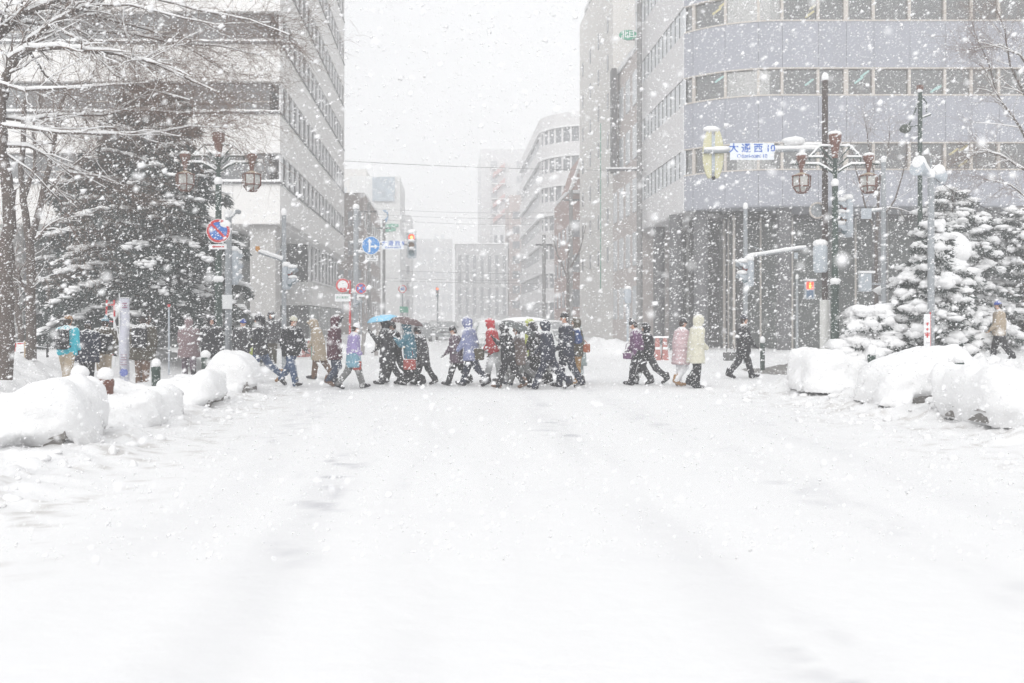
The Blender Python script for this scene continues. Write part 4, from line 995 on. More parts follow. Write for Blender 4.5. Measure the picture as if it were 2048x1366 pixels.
# plank lying by the right bank
a = P(1884, 690, 24); b = P(1952, 697, 23.4)
pl_ = thing('wooden_plank', 'orange-brown wooden plank lying on the snow behind the planters', 'plank', ((a.x + b.x) / 2, 23.7, GZ((a.x + b.x) / 2, 23.7)))
m = MB(); ang = math.atan2(b.y - a.y, b.x - a.x); m.box(-0.45, 0.45, -0.06, 0.06, 0.30, 0.34); m.build('board', mat('plank_wood', (0.42, 0.22, 0.10), 0.8, 0.2, 8.0), pl_)
MB().box(-0.4, -0.34, -0.04, 0.04, -0.1, 0.3).box(0.34, 0.4, -0.04, 0.04, -0.1, 0.3).build('trestle_leg', mat('plank_wood', (0.42, 0.22, 0.10)), pl_)

# green bollards with snow caps
def bollard(label, px, ytop, ybot, Y, w, brick=False, zbase=None):
    x = XA(px, Y); zb_ = GZ(x, Y) - 0.05; zt = ZA(ytop, Y)
    t = thing('bollard', label, 'bollard', (x, Y, zb_), 0, 'dark green bollards')
    h = zt - zb_; r = w / 2
    m = MB(); m.lathe([(r, 0), (r, h * 0.72), (r * 1.1, h * 0.74), (r * 1.1, h * 0.84), (r * 0.9, h * 0.87), (r * 0.9, h * 0.9)], n=14); m.build('shaft', COPPER if brick else DGREEN, t)
    s = MB(); s.blob((0, 0, h * 0.9 + 0.03), (r * 1.2, r * 1.2, max(0.09, h * 0.13)), px, 12, 7, 0.08); s.build('cap_snow', SNOW, t)
bollard('dark green bollard standing alone on the swept corner', 1525, 676, 725, 29.5, 0.15)
bollard('bollard tip between the farthest and middle right planters', 1743, 697, 720, 18.2, 0.14)
bollard('bollard tip with tan cap between the middle and biggest right planters', 1918, 712, 740, 15.2, 0.15)
bollard('dark green bollard at the feet of the turquoise jacket', 160, 738, 772, 13.4, 0.20)
bollard('reddish brown bollard next to the green one, between left planters', 211, 742, 780, 13.0, 0.21, True)
bollard('dark green bollard behind the third left planter', 312, 722, 748, 17.6, 0.16)
bollard('dark green bollard behind the farthest left planter', 411, 705, 727, 20.4, 0.17)
# red and white road barriers
def barrier(label, px, py0, py1, Y, w, n=3):
    x = XA(px, Y); z1 = ZA(py0, Y)
    t = thing('road_barrier', label, 'barrier', (x, Y, GZ(x, Y)), 0, 'red barriers across the side street')
    z1 -= GZ(x, Y)
    for k in range(n):
        u = -w / 2 + w * k / n
        m = MB(); m.hexa([(u + .02, -.18, 0), (u + w / n - .02, -.18, 0), (u + w / n - .02, .18, 0), (u + .02, .18, 0), (u + .08, -.06, z1), (u + w / n - .08, -.06, z1), (u + w / n - .08, .06, z1), (u + .08, .06, z1)])
        m.build('cone_block', mat('barrier_red', (0.42, 0.17, 0.15), 0.7, 0.15), t)
        MB().hexa([(u + .05, -.125, z1 * .48), (u + w / n - .05, -.125, z1 * .48), (u + w / n - .05, .125, z1 * .48), (u + .05, .125, z1 * .48), (u + .06, -.105, z1 * .62), (u + w / n - .06, -.105, z1 * .62), (u + w / n - .06, .105, z1 * .62), (u + .06, .105, z1 * .62)]).build('white_band', SWHITE, t)
    m = MB(); ledge(m, -w / 2, w / 2, -.08, .08, z1, 0.08, 0, 3); m.build('top_snow', SNOW, t)
barrier('red barrier blocks right of the walker in the cream beanie', 608, 681, 705, 39, 0.62)
barrier('red barrier blocks behind the pink coat', 1322, 676, 700, 37, 0.6, 2)
barrier('small red barrier at the left, behind the black coated walker', 495, 688, 706, 34, 0.4, 2)
# far green litter box
x = XA(633, 38)
t = thing('green_bin', 'small green box with snowy lid near the red barrier', 'bin', (x, 38, GZ(x, 38)))
MB().box(-.18, .18, -.2, .2, 0, .75).build('bin_body', GREENS, t); MB().box(-.21, .21, -.23, .23, .752, .9).build('lid_snow', SNOW, t)

# left park: board on stakes, rope fence, tall banner, red trestle
Y = 23.0; x = XA(22, Y); g0 = GZ(x, Y)
t = thing('red_lettered_board', 'low white board with red lettering at the left edge', 'sign', (x, Y, g0))
zc = ZA(694, Y) - g0
MB().box(-0.42, 0.36, -0.015, 0.015, zc - 0.12, zc + 0.12).build('board', SWHITE, t)
for (a_, b_, c0_, d0_) in ((-0.36, -0.3, 0.02, 0.07), (-0.26, -0.2, 0.01, 0.07), (-0.16, -0.1, 0.03, 0.08), (0.08, 0.14, 0.0, 0.10), (0.17, 0.33, 0.07, 0.10), (-0.34, -0.16, -0.08, -0.05)): MB().box(a_, b_, -0.02, -0.0155, zc + c0_, zc + d0_).build('red_mark', SRED, t)
MB().box(-0.13, 0.12, -0.022, -0.0155, zc - 0.11, zc - 0.0).build('red_patch', SRED, t)
for u_ in (-0.1, -0.03, 0.03, 0.075): MB().box(u_, u_ + 0.025, -0.026, -0.0225, zc - 0.09, zc - 0.03).build('white_mark', SWHITE, t)
MB().box(0.34, 0.40, -0.03, 0.03, -0.2, zc + 0.14).box(-0.4, -0.35, 0.016, 0.05, -0.2, zc + 0.1).build('stake', mat('stake_wood', (0.40, 0.30, 0.20), 0.8, 0.2), t)
pts = [(XA(52, 23), 23, ZA(690, 23)), (XA(95, 24), 24, ZA(695, 24)), (XA(240, 24.5), 24.5, ZA(692, 24.5))]
t = thing('rope_fence', 'rope strung on dark stakes before the left conifer', 'fence', (pts[1][0], 24, GZ(pts[1][0], 24)))
def loc_(p): return (p[0] - t.location.x, p[1] - t.location.y, p[2] - t.location.z)
MB().tube([loc_(p) for p in pts], 0.014, 5).build('rope', SWHITE, t)
for p in pts[1:]: MB().tube([(loc_(p)[0], loc_(p)[1], -0.3), (loc_(p)[0], loc_(p)[1], loc_(p)[2] + 0.1)], 0.03, 6).build('stake', BLACK, t)
Y = 22.6; x = XA(249, Y); g0 = GZ(x, Y)
t = thing('tall_banner', 'tall narrow lilac and white banner beside the olive parka', 'banner', (x, Y, g0))
n = 8; zt = ZA(597, Y) - g0; V = []; F = []
for i in range(n + 1):
    z = 0.05 + (zt - 0.05) * i / n; o_ = 0.03 * math.sin(i * 1.3)
    V += [(-0.12 + 0.0 * i, o_, z), (0.11, o_ * 0.4 + 0.02, z), (0.11, o_ * .4 + 0.028, z), (-0.12, o_ + 0.008, z)]
for i in range(n):
    for q in range(4): a_, b_ = 4 * i + q, 4 * i + (q + 1) % 4; F.append((a_, b_, b_ + 4, a_ + 4))
LILAC = mat('banner_lilac', (0.62, 0.63, 0.71), 0.8, 0.1, 4.0)
MB().add(V, F, True).build('banner_cloth', LILAC, t)
MB().tube([(-0.13, 0.01, -0.1), (-0.13, 0.01, zt + 0.12)], 0.014, 6).tube([(-0.13, .01, zt + .02), (0.12, .01, zt + .02)], 0.012, 6).build('banner_pole', SWHITE, t)
for i in range(3): z_ = zt - 0.12 - 0.05 * i; MB().box(-0.05, 0.08, -0.045, -0.03, z_ - 0.012, z_ + 0.012).build('printed_line', mat('banner_mauve', (0.34, 0.16, 0.24), 0.8, 0.1), t)
for i in range(5): z_ = 0.75 - 0.06 * i; MB().box(-0.08, 0.07, -0.045, -0.03, z_ - 0.006, z_ + 0.006).build('printed_line', mat('banner_mauve', (0.34, 0.16, 0.24)), t)
m = MB(); disc(m, (0, -0.04, 0.32), 0.10, -0.006, 0.0, 18); m.build('blue_dot', mat('banner_blue', (0.16, 0.20, 0.5), .8, .1), t)
Y = 25.5; x = XA(221, Y); g0 = GZ(x, Y)
t = thing('red_ladder_frame', 'red and white upright frame before the left conifer', 'frame', (x, Y, g0))
for s in (-1, 1):
    for k in range(4):
        z0 = (ZA(600, Y) - g0) * k / 4; z1 = (ZA(600, Y) - g0) * (k + 1) / 4
        MB().tube([(s * 0.11, 0, z0), (s * 0.10, 0, z1)], 0.025, 6).build('upright', SRED if k in (1, 3) else SWHITE, t)
for k in range(4): z = (ZA(600, Y) - g0) * (k + 0.7) / 4; MB().tube([(-0.1, 0, z), (0.1, 0, z)], 0.02, 6).build('rung', SRED, t)
MB().tube([(0.1, 0, ZA(640, Y) - g0), (0.38, 0.1, 0)], 0.02, 6).build('brace', SWHITE, t)
Y = 27; x = XA(338, Y)
t = thing('thin_white_post', 'thin white snow marker post right of the olive parka', 'post', (x, Y, GZ(x, Y)))
MB().tube([(0, 0, -0.1), (0, 0, ZA(612, Y) - GZ(x, Y))], 0.03, 8).build('shaft', SIGB, t); MB().lathe([(0.045, -0.03), (0.045, 0.05)], (0, 0, ZA(612, Y) - GZ(x, Y)), 8).build('cap', SRED, t)
for (px, a, b, Y, lab) in ((752, 640, 690, 40, 'leaning grey wooden stake in the far snow heap, nearer the blue umbrella'), (724, 652, 690, 40, 'leaning grey wooden stake in the far snow heap, beside the purple jacket')):
    x = XA(px, Y); t = thing('leaning_stake', lab, 'stake', (x, Y, 0), 0, 'stakes in the far snow heap'); MB().tube([(0, 0, 0), (0.12, 0, ZA(a, Y))], 0.09, 6).build('shaft', mat('stake_grey', (0.30, 0.28, 0.27), 0.9, 0.2), t)

# utility pole by the right row, overhead wires
Y = 55.5; x = XA(1279, Y)
t = thing('utility_pole', 'tall grey utility pole in front of the brown rendered building', 'pole', (x, Y, 0))
MB().tube([(0, 0, -0.1), (0, 0, ZA(-40, Y))], [0.19, 0.14], 12).build('shaft', mat('pole_concrete', (0.24, 0.235, 0.235), 0.9, 0.15), t)
MB().box(-2.0, 0.2, -0.06, 0.06, ZA(342, Y), ZA(338, Y)).build('crossarm', FRAMED, t); MB().box(-2.0, 0.25, -0.07, 0.07, ZA(337.8, Y), ZA(335, Y)).build('crossarm_snow', SNOW, t)
WIRE = mat('wire_black', (0.06, 0.06, 0.065), 0.6, 0.1)
def wire(label, a, b, sag, r=0.012):
    a = P(*a); b = P(*b); pts = []
    for i in range(17):
        u = i / 16; p = a.lerp(b, u); p.z -= sag * 4 * u * (1 - u); pts.append(p)
    o = MB().tube(pts, r, 5).build('overhead_wire', WIRE); tag(o, label, 'wire', 'wires across the street')
wire('topmost overhead wire sagging across the street to the grey utility pole', (690, 322, 55.5), (1283, 341, 55.5), 0.12, 0.013)
wire('overhead wire crossing the street level with the white billboard building', (730, 416, 90), (1200, 421, 90), 0.35)
wire('second overhead wire just under the one at billboard level', (728, 427, 88), (1190, 434, 88), 0.3)
wire('third overhead wire above the red traffic signal', (745, 438, 92), (1150, 447, 92), 0.3)
wire('lower overhead wire crossing below the red traffic signal', (790, 541, 80), (1150, 548, 80), 0.1)
wire('lowest overhead wire above the far cars', (780, 562, 82), (1160, 568, 82), 0.05)
wire('short wire just above the lowest one', (770, 556, 86), (1150, 562, 86), 0.08)
wire('thin wire hanging from the loudspeaker pole to the right', (1862, 352, 22.8), (2100, 450, 24), 0.25, 0.008)
for (px, top_, Y, lab) in ((1088, 470, 78, 'faint thin pole far down the right side of the street'), (1142, 380, 76, 'faint thicker pole far down the street before the red brick gable'), (738, 405, 84, 'faint grey pole before the dark brown building'), (768, 440, 92, 'very faint pole far down the left side')):
    x = XA(px, Y); t = thing('far_pole', lab, 'pole', (x, Y, 0), 0, 'poles down the far street')
    MB().tube([(0, 0, -0.1), (0, 0, ZA(top_, Y))], 0.15, 8).build('shaft', mat('pole_concrete', (0.24, 0.235, 0.235)), t); MB().box(-0.7, 0.7, -0.05, 0.05, ZA(top_, Y) - 0.9, ZA(top_, Y) - 0.75).build('crossarm', FRAMED, t)
# far small signal seen edge-on at the right corner
Y = 45.5; x = XA(1256, Y)
t = thing('pedestrian_signal', 'small pale signal on a thin pole at the far right corner', 'traffic light', (x, Y, 0))
pole(t, 0, 0.1, -0.1, ZA(575, Y), 0.06, SIGB, cap=False); signal_head(t, (0, 0, ZA(592, Y)), 2, R(200), 0.95)
# ------------------------------------------------------------------ trees
BARK = mat('bark', (0.11, 0.09, 0.08), 0.95, 0.35, 12.0, 0.5)
TWIG = mat('twig_bark', (0.20, 0.145, 0.12), 0.9, 0.25, 8.0)
NEED = mat('conifer_needles', (0.048, 0.066, 0.062), 0.8, 0.45, 3.0)

class NB:
    def __init__(s): s.V = []; s.F = []; s.n = 0
    def add(s, V, F): s.V.append(V); s.F.append(F + s.n); s.n += len(V)
    def build(s, name, mats, parent=None, smooth=True):
        o = bpy.data.objects.new(name, mesh_np(name, np.concatenate(s.V), np.concatenate(s.F), mats, None, smooth)); return linkobj(o, parent)
BT = []
for q in range(7):
    m_ = MB().blob((0, 0, 0), (1, 1, 1), q, 6, 4, 0.26); BT.append((np.array(m_.v), np.array(m_.f)))
def lump(nb, c, r, rs, rz=None):
    V, F = BT[rs.randrange(7)]; a = rs.uniform(0, 6.28) if rz is None else rz
    ca, sa = math.cos(a), math.sin(a); v = V * np.array(r); v = np.stack([v[:, 0] * ca - v[:, 1] * sa, v[:, 0] * sa + v[:, 1] * ca, v[:, 2]], 1)
    nb.add(v + np.array(c), F)
def sprigs(nb, C, D, L, Wd, rng):
    """flat needle sprigs: centres C, unit directions D, lengths L, widths Wd"""
    n = len(C); r = rng.normal(size=(n, 3)); S = np.cross(D, r); S /= np.linalg.norm(S, axis=1)[:, None] + 1e-9
    a = C - S * Wd[:, None] * 0.5; b = C + S * Wd[:, None] * 0.5; t = C + D * L[:, None]; mid = C + D * L[:, None] * 0.55
    V = np.stack([a, mid + S * Wd[:, None] * -0.6, t, mid + S * Wd[:, None] * 0.6], 1).reshape(-1, 3)
    F = np.arange(4 * n).reshape(n, 4); nb.add(V, F)

def conifer(label, px, Y, zbase, ytop, rad, nb_, seed, droop=0.12, snow=1.0, dens=220, lumpy=False, trunk_r=0.16, zlow=0.5, shape=0.8, group=None, name='conifer_tree'):
    rs = random.Random(seed); rng = np.random.default_rng(seed)
    x = XA(px, Y); H = ZA(ytop, Y) - zbase
    t = thing(name, label, 'tree', (x, Y, zbase), 0, group)
    MB().tube([(0, 0, -0.3), (0.03, 0, H * 0.5), (0, 0, H * 0.97)], [trunk_r, trunk_r * 0.6, 0.02], 10).build('trunk', BARK, t)
    N = NB(); S = NB(); br = MB()
    for k in range(nb_):
        u = (k + rs.random()) / nb_
        z = zlow + (H - zlow - 0.1) * (1 - (1 - u) ** 1.0)
        f = (z - zlow) / (H - zlow)
        L = rad * ((1 - f) ** shape) * rs.uniform(0.78, 1.12) + 0.12
        az = k * 2.39996 + rs.uniform(-0.5, 0.5)
        d = np.array([math.cos(az), math.sin(az), 0.0]); lat = np.array([-d[1], d[0], 0.0])
        rise = 0.28 * f + rs.uniform(-0.05, 0.1) + (0.0 if lumpy else 0.22)
        if lumpy: az += rs.uniform(-1.2, 1.2); z += rs.uniform(-0.16, 0.16); L *= rs.uniform(0.72, 1.18); d = np.array([math.cos(az), math.sin(az), 0.0]); lat = np.array([-d[1], d[0], 0.0])
        spine = lambda r_: np.outer(r_, d) + np.stack([0 * r_, 0 * r_, z + rise * r_ - droop * r_ * r_ + 0.03 * np.maximum(r_ - 0.75 * L, 0)], 1)
        rr = np.linspace(0, L, 5); pts = spine(rr)
        br.tube([tuple(p) for p in pts], [0.03 * (1 - 0.8 * i / 4) + 0.006 for i in range(5)], 4, False)
        n = int(dens * (0.25 + 0.75 * L / rad))
        r_ = L * np.sqrt(rng.uniform(0.02, 1, n)); wdt = ((0.16 + 0.20 * L) if lumpy else (0.20 + 0.27 * L)) * np.sin(np.pi * np.clip(r_ / L, 0, 1) ** 0.8 * 0.92 + 0.12)
        l_ = rng.uniform(-1, 1, n); C = spine(r_) + np.outer(0 * r_, d) + lat[None] * (l_ * wdt)[:, None]
        C[:, 2] -= np.abs(l_) * wdt * 0.25 + rng.uniform(-0.02, 0.16, n) ** 1.0 * (1.0 if not lumpy else 0.8)
        if not lumpy: C[:, 2] -= rng.uniform(0, 1, n) ** 2 * 0.20
        D = d[None] * rng.uniform(0.3, 1, n)[:, None] + lat[None] * (l_ * 0.9)[:, None] + np.array([0, 0, -1])[None] * rng.uniform(0.05, 0.9, n)[:, None]
        D /= np.linalg.norm(D, axis=1)[:, None]
        kk_ = 1.0 if lumpy else 1.35
        sprigs(N, C, D, kk_ * rng.uniform(0.09, 0.24, n), kk_ * rng.uniform(0.02, 0.05, n), rng)
        # snow lying along the bough and its side shoots
        q = int((4 + L * 3.2) * snow) if lumpy else int(5 + L * 8)
        for j in range(q):
            r0 = L * ((0.30 if lumpy else 0.30) + (0.70 if lumpy else 0.70) * (j + rs.random()) / q); lw = (0.16 + 0.20 * L) * math.sin(math.pi * min(1, r0 / L) ** 0.8 * 0.92 + 0.12) * (1.0 if lumpy else 1.3)
            li = rs.uniform(-0.8, 0.8) if lumpy else rs.gauss(0, 0.34); c = spine(np.array([r0]))[0] + lat * li * lw
            s0 = (rs.uniform(0.06, 0.17) if not lumpy else 0.07 + 0.20 * rs.random() ** 1.8) * (0.65 + 0.35 * L / rad)
            c[2] += (rs.uniform(-0.05, 0.09) if lumpy else 0.07) - abs(li) * lw * 0.25
            lump(S, c, (s0 * rs.uniform(1.1, 1.7 if not lumpy else 1.5), s0 * rs.uniform(0.7, 1.1), s0 * (rs.uniform(0.35, 0.6) if not lumpy else rs.uniform(0.45, 0.75))), rs, az + rs.uniform(-0.6, 0.6))
    br.build('branches', BARK, t)['kind'] = 'stuff'; N.build('crown', NEED, t, False)['kind'] = 'stuff'; S.build('lying_snow', SNOW, t)['kind'] = 'stuff'
    return t
conifer('big dark spruce with snow laden drooping tiers behind the left lamp post', 300, 30.5, 0.7, 165, 3.5, 96, 21, droop=0.155, snow=2.3, dens=800, trunk_r=0.2, zlow=0.9, shape=0.62)
conifer('second dark spruce crowding behind the tall banner at the left', 185, 34, 0.7, 300, 2.7, 64, 22, droop=0.17, snow=1.6, dens=500, zlow=0.4, shape=0.65)
conifer('cone shaped conifer thick with snow behind the loudspeaker pole', 1868, 24.2, 0.45, 452, 1.08, 150, 31, droop=0.30, snow=1.9, dens=190, lumpy=True, trunk_r=0.07, zlow=0.12, shape=0.62)
conifer('taller snow heaped conifer behind the cone shaped one', 1905, 31.2, 0.5, 382, 2.3, 130, 32, droop=0.20, snow=1.55, dens=240, lumpy=True, trunk_r=0.1, zlow=0.6, shape=0.55)
conifer('dark conifer at the right frame edge behind the man in blue hat', 2050, 32, 0.6, 420, 2.2, 120, 33, droop=0.14, snow=1.5, dens=300, lumpy=True, trunk_r=0.1, zlow=0.5, shape=0.5)
conifer('low round evergreen bush under snow beside the lamp post', 1742, 24.0, 0.4, 612, 0.62, 80, 34, droop=0.35, snow=2.2, dens=120, lumpy=True, trunk_r=0.05, zlow=0.05, shape=0.4, name='evergreen_bush')
m = MB(); c = P(1905, 500, 25.2); 
hp = thing('snow_heap_on_boughs', 'smooth round snow dome resting on the conifer boughs', 'snow heap', tuple(c))
MB().blob((0, 0, 0), (0.42, 0.4, 0.5), 4, 20, 12, 0.10).build('dome', SNOW, hp)

def bare_tree(label, Y, limbs, seed, twig_n=7, group=None, spread=0.9, snow=True, depth=3, minlen=0.5):
    """limbs: list of (pixel path, r0, r1[, depth offset]) drawn at distance Y, twigs grown from them"""
    rs = random.Random(seed)
    base = P(limbs[0][0][0][0], limbs[0][0][0][1], Y)
    t = thing('bare_tree', label, 'tree', (base.x, Y, base.z), 0, group)
    T, B, W, S = MB(), MB(), MB(), NB()
    org = Vector((base.x, Y, base.z))
    sw = MB()
    def snow_on(path, rad):
        if not snow: return
        for i in range(len(path) - 1):
            a, b = path[i], path[i + 1]; d = (b - a)
            if d.length < 1e-4: continue
            sl_ = abs(d.z) / d.length
            if sl_ > 0.93: continue
        pts, rr = [], []
        for i, p in enumerate(path):
            q = path[min(i + 1, len(path) - 1)] - path[max(i - 1, 0)]; sl_ = abs(q.z) / max(q.length, 1e-6)
            r_ = rad[i]; k = max(0.15, 1 - sl_ ** 2.5) * rs.uniform(0.75, 1.2)
            h = (0.009 + r_ * 0.95) * k
            pts.append(p + Vector((0, -r_ * 0.25, r_ * 0.55 + h * 0.45))); rr.append(max(h, 0.004))
        sw.tube(pts, rr, 4 if rad[0] < 0.02 else 6, False)
    def grow(p, d, L, r, lev):
        n = 4; pts = [p]; q = p.copy(); dd = d.copy()
        for i in range(n):
            dd = (dd + Vector((rs.gauss(0, .16), rs.gauss(0, .16), rs.gauss(0, .12) - 0.015))).normalized(); q = q + dd * (L / n); pts.append(q.copy())
        rad = [r * (1 - 0.75 * i / n) for i in range(n + 1)]
        (W if r < 0.018 else B).tube(pts, rad, 3 if r < 0.015 else 5, False)
        if r > 0.0075: snow_on(pts, rad)
        if lev > 0:
            for i in range(1, n + 1):
                for _ in range(rs.choice((1, 1, 2)) if lev > 1 else rs.choice((0, 1, 1))):
                    ax = Vector((rs.gauss(0, 1), rs.gauss(0, 1), rs.gauss(0, 1))).normalized()
                    nd = (pts[i] - pts[i - 1]).normalized(); nd.rotate(Matrix.Rotation(R(rs.uniform(25, 60)), 3, ax))
                    grow(pts[i], nd, L * rs.uniform(0.4, 0.72), max(0.0028, rad[i] * rs.uniform(0.5, 0.75)), lev - 1)
    for li, lb in enumerate(limbs):
        pth, r0, r1 = lb[:3]; off = lb[3] if len(lb) > 3 else (0, 0)
        n = len(pth); pts = []
        for i, (a, b) in enumerate(pth):
            yy = Y + off[0] + (off[1] - off[0]) * i / max(1, n - 1); pts.append(P(a, b, yy) - org)
        # refine with wobble
        fine_ = []
        for i in range(n - 1):
            for j in range(3):
                q = pts[i].lerp(pts[i + 1], j / 3)
                if j: q += Vector((rs.gauss(0, 1), rs.gauss(0, 1), rs.gauss(0, 1))) * r0 * 0.18
                fine_.append(q)
        fine_.append(pts[-1]); m = len(fine_)
        rad = [r0 + (r1 - r0) * (i / (m - 1)) ** 0.8 for i in range(m)]
        (T if li == 0 else B).tube(fine_, rad, 10 if r0 > 0.07 else 7, li == 0); snow_on(fine_, rad)
        if twig_n and (lb[4] if len(lb) > 4 else True):
            for i in range(max(1, m // 4), m):
                for _ in range(twig_n if i > m * 0.5 else max(1, twig_n // 2)):
                    d = (fine_[i] - fine_[i - 1]).normalized()
                    d = (d * rs.uniform(0.4, 1.1) + Vector((rs.gauss(0, .5), rs.gauss(0, .5), rs.gauss(0, .4))) * spread).normalized()
                    grow(fine_[i], d, rs.uniform(0.35, 1.0) * minlen * 2, max(0.0045, rad[i] * rs.uniform(0.22, 0.45)), depth - 1)
    T.build('trunk', BARK, t)
    if B.v: B.build('branches', BARK, t)
    if W.v: W.build('twigs', TWIG, t)['kind'] = 'stuff'
    if sw.v: sw.build('branch_snow', SNOW, t)['kind'] = 'stuff'
    return t
G2 = 'bare street trees'
bare_tree('big bare tree at the left edge with long snowy limbs reaching over the street', 17.5, [
    ([(8, 760), (12, 640), (14, 520), (18, 420), (8, 330), (-20, 250), (-40, 150), (-35, 40), (-30, -90)], 0.15, 0.07, (0, 0), False),
    ([(8, 330), (2, 240), (5, 175), (38, 100), (100, 50), (176, 12), (240, -20)], 0.10, 0.03),
    ([(-35, 110), (0, 58), (44, 26), (117, 0), (200, -40)], 0.085, 0.04),
    ([(20, 120), (56, 97), (123, 94), (182, 103), (243, 108), (278, 119), (308, 126), (366, 152), (434, 185)], 0.06, 0.014, (0, -1.5)),
    ([(-20, 90), (26, 53), (53, 45), (117, 58), (199, 63), (272, 69), (337, 85), (440, 92), (520, 110)], 0.045, 0.008, (0, 1.0)),
    ([(-38, 150), (0, 167), (47, 181), (132, 176), (223, 170), (300, 165)], 0.045, 0.007, (0, -1)),
    ([(-25, 245), (0, 234), (44, 241), (117, 231), (205, 231), (240, 221), (293, 220), (360, 226), (450, 222)], 0.045, 0.007, (0, 0.6)),
    ([(-10, 250), (38, 255), (123, 266), (234, 268), (322, 265), (380, 252), (440, 255)], 0.042, 0.006, (0, -0.8)),
    ([(-10, 290), (58, 293), (102, 316), (140, 345), (205, 354), (250, 372)], 0.04, 0.006, (0, 0.8)),
    ([(38, 100), (120, 40), (175, 70), (215, 110), (240, 150)], 0.03, 0.006, (0, 0.4)),
    ([(176, 12), (260, 10), (340, 30), (430, 50), (540, 45)], 0.025, 0.005, (0, -0.6)),
    ([(220, -30), (320, 0), (420, 25), (500, 40), (580, 70)], 0.03, 0.005, (0, -0.9)),
        ([(100, 50), (160, 80), (230, 150), (300, 180), (380, 200)], 0.03, 0.006, (0, -1.2)),
    ([(-30, 60), (60, 10), (180, 30), (300, 60), (400, 110), (470, 160)], 0.035, 0.006, (0, 1.4)),
    ([(56, 97), (90, 150), (150, 200), (180, 260)], 0.03, 0.006, (0, 1.0)), ([(0, 300), (60, 340), (120, 400), (150, 470)], 0.03, 0.006, (0, 0.5)),
    ], 51, 4, G2, depth=3, minlen=0.72)
bare_tree('slim forked bare tree just behind the big left one', 21.5, [
    ([(62, 720), (62, 560), (60, 490), (46, 400), (42, 330), (50, 200)], 0.12, 0.05, (0, 0), False),
    ([(60, 480), (80, 415), (98, 337), (112, 260), (135, 180)], 0.09, 0.03),
    ([(62, 600), (45, 570), (32, 545), (24, 500)], 0.06, 0.03), ([(72, 480), (100, 450), (128, 436)], 0.05, 0.012),
    ([(46, 400), (70, 340), (66, 270), (80, 190)], 0.06, 0.02), ([(62, 585), (72, 560), (100, 555)], 0.03, 0.01), ([(85, 400), (120, 350), (160, 320), (200, 290)], 0.04, 0.008),
    ], 52, 3, G2, depth=3, minlen=0.55)
bare_tree('faint slanting bare stem left of the forked tree', 24.0, [([(48, 705), (38, 640), (28, 560), (20, 480), (30, 380)], 0.09, 0.04), ([(28, 560), (50, 530), (58, 500)], 0.05, 0.02)], 53, 1, G2, depth=2)
bare_tree('bare tree reaching in from the right frame edge', 26.0, [
    ([(2110, 720), (2105, 500), (2100, 330), (2095, 150), (2090, -60)], 0.15, 0.07, (0, 0), False),
    ([(2103, 340), (2060, 290), (2030, 240), (1995, 190), (1975, 120), (1950, 70)], 0.05, 0.008), ([(2100, 250), (2050, 190), (2020, 130), (2010, 60), (1990, 10)], 0.05, 0.008),
    ([(2103, 400), (2050, 340), (2000, 310), (1960, 300), (1930, 320)], 0.05, 0.008), ([(2098, 200), (2040, 110), (2000, 90), (1950, 100)], 0.04, 0.006), ([(2104, 430), (2060, 400), (2020, 370), (1980, 360)], 0.04, 0.008)], 54, 5, G2, depth=3, minlen=0.6)
bare_tree('faint thin bare tree behind the right lamp post', 35.5, [
    ([(1752, 700), (1752, 560), (1755, 450), (1760, 350)], 0.09, 0.04, (0, 0), False), ([(1753, 470), (1730, 410), (1712, 340), (1700, 280)], 0.05, 0.012), ([(1755, 450), (1790, 400), (1805, 350), (1815, 300)], 0.05, 0.012),
    ([(1756, 400), (1745, 330), (1735, 270), (1728, 230)], 0.045, 0.01), ([(1760, 360), (1775, 310), (1780, 250)], 0.04, 0.01)], 55, 3, G2, depth=3, minlen=0.6)
bare_tree('very faint bare street tree before the red brick gable', 70, [([(1135, 650), (1136, 560), (1138, 490)], 0.16, 0.08, (0, 0), False), ([(1137, 560), (1115, 510), (1105, 470)], 0.09, 0.02), ([(1138, 540), (1160, 500), (1172, 450)], 0.09, 0.02)], 56, 3, G2, depth=2, minlen=1.0, snow=False)
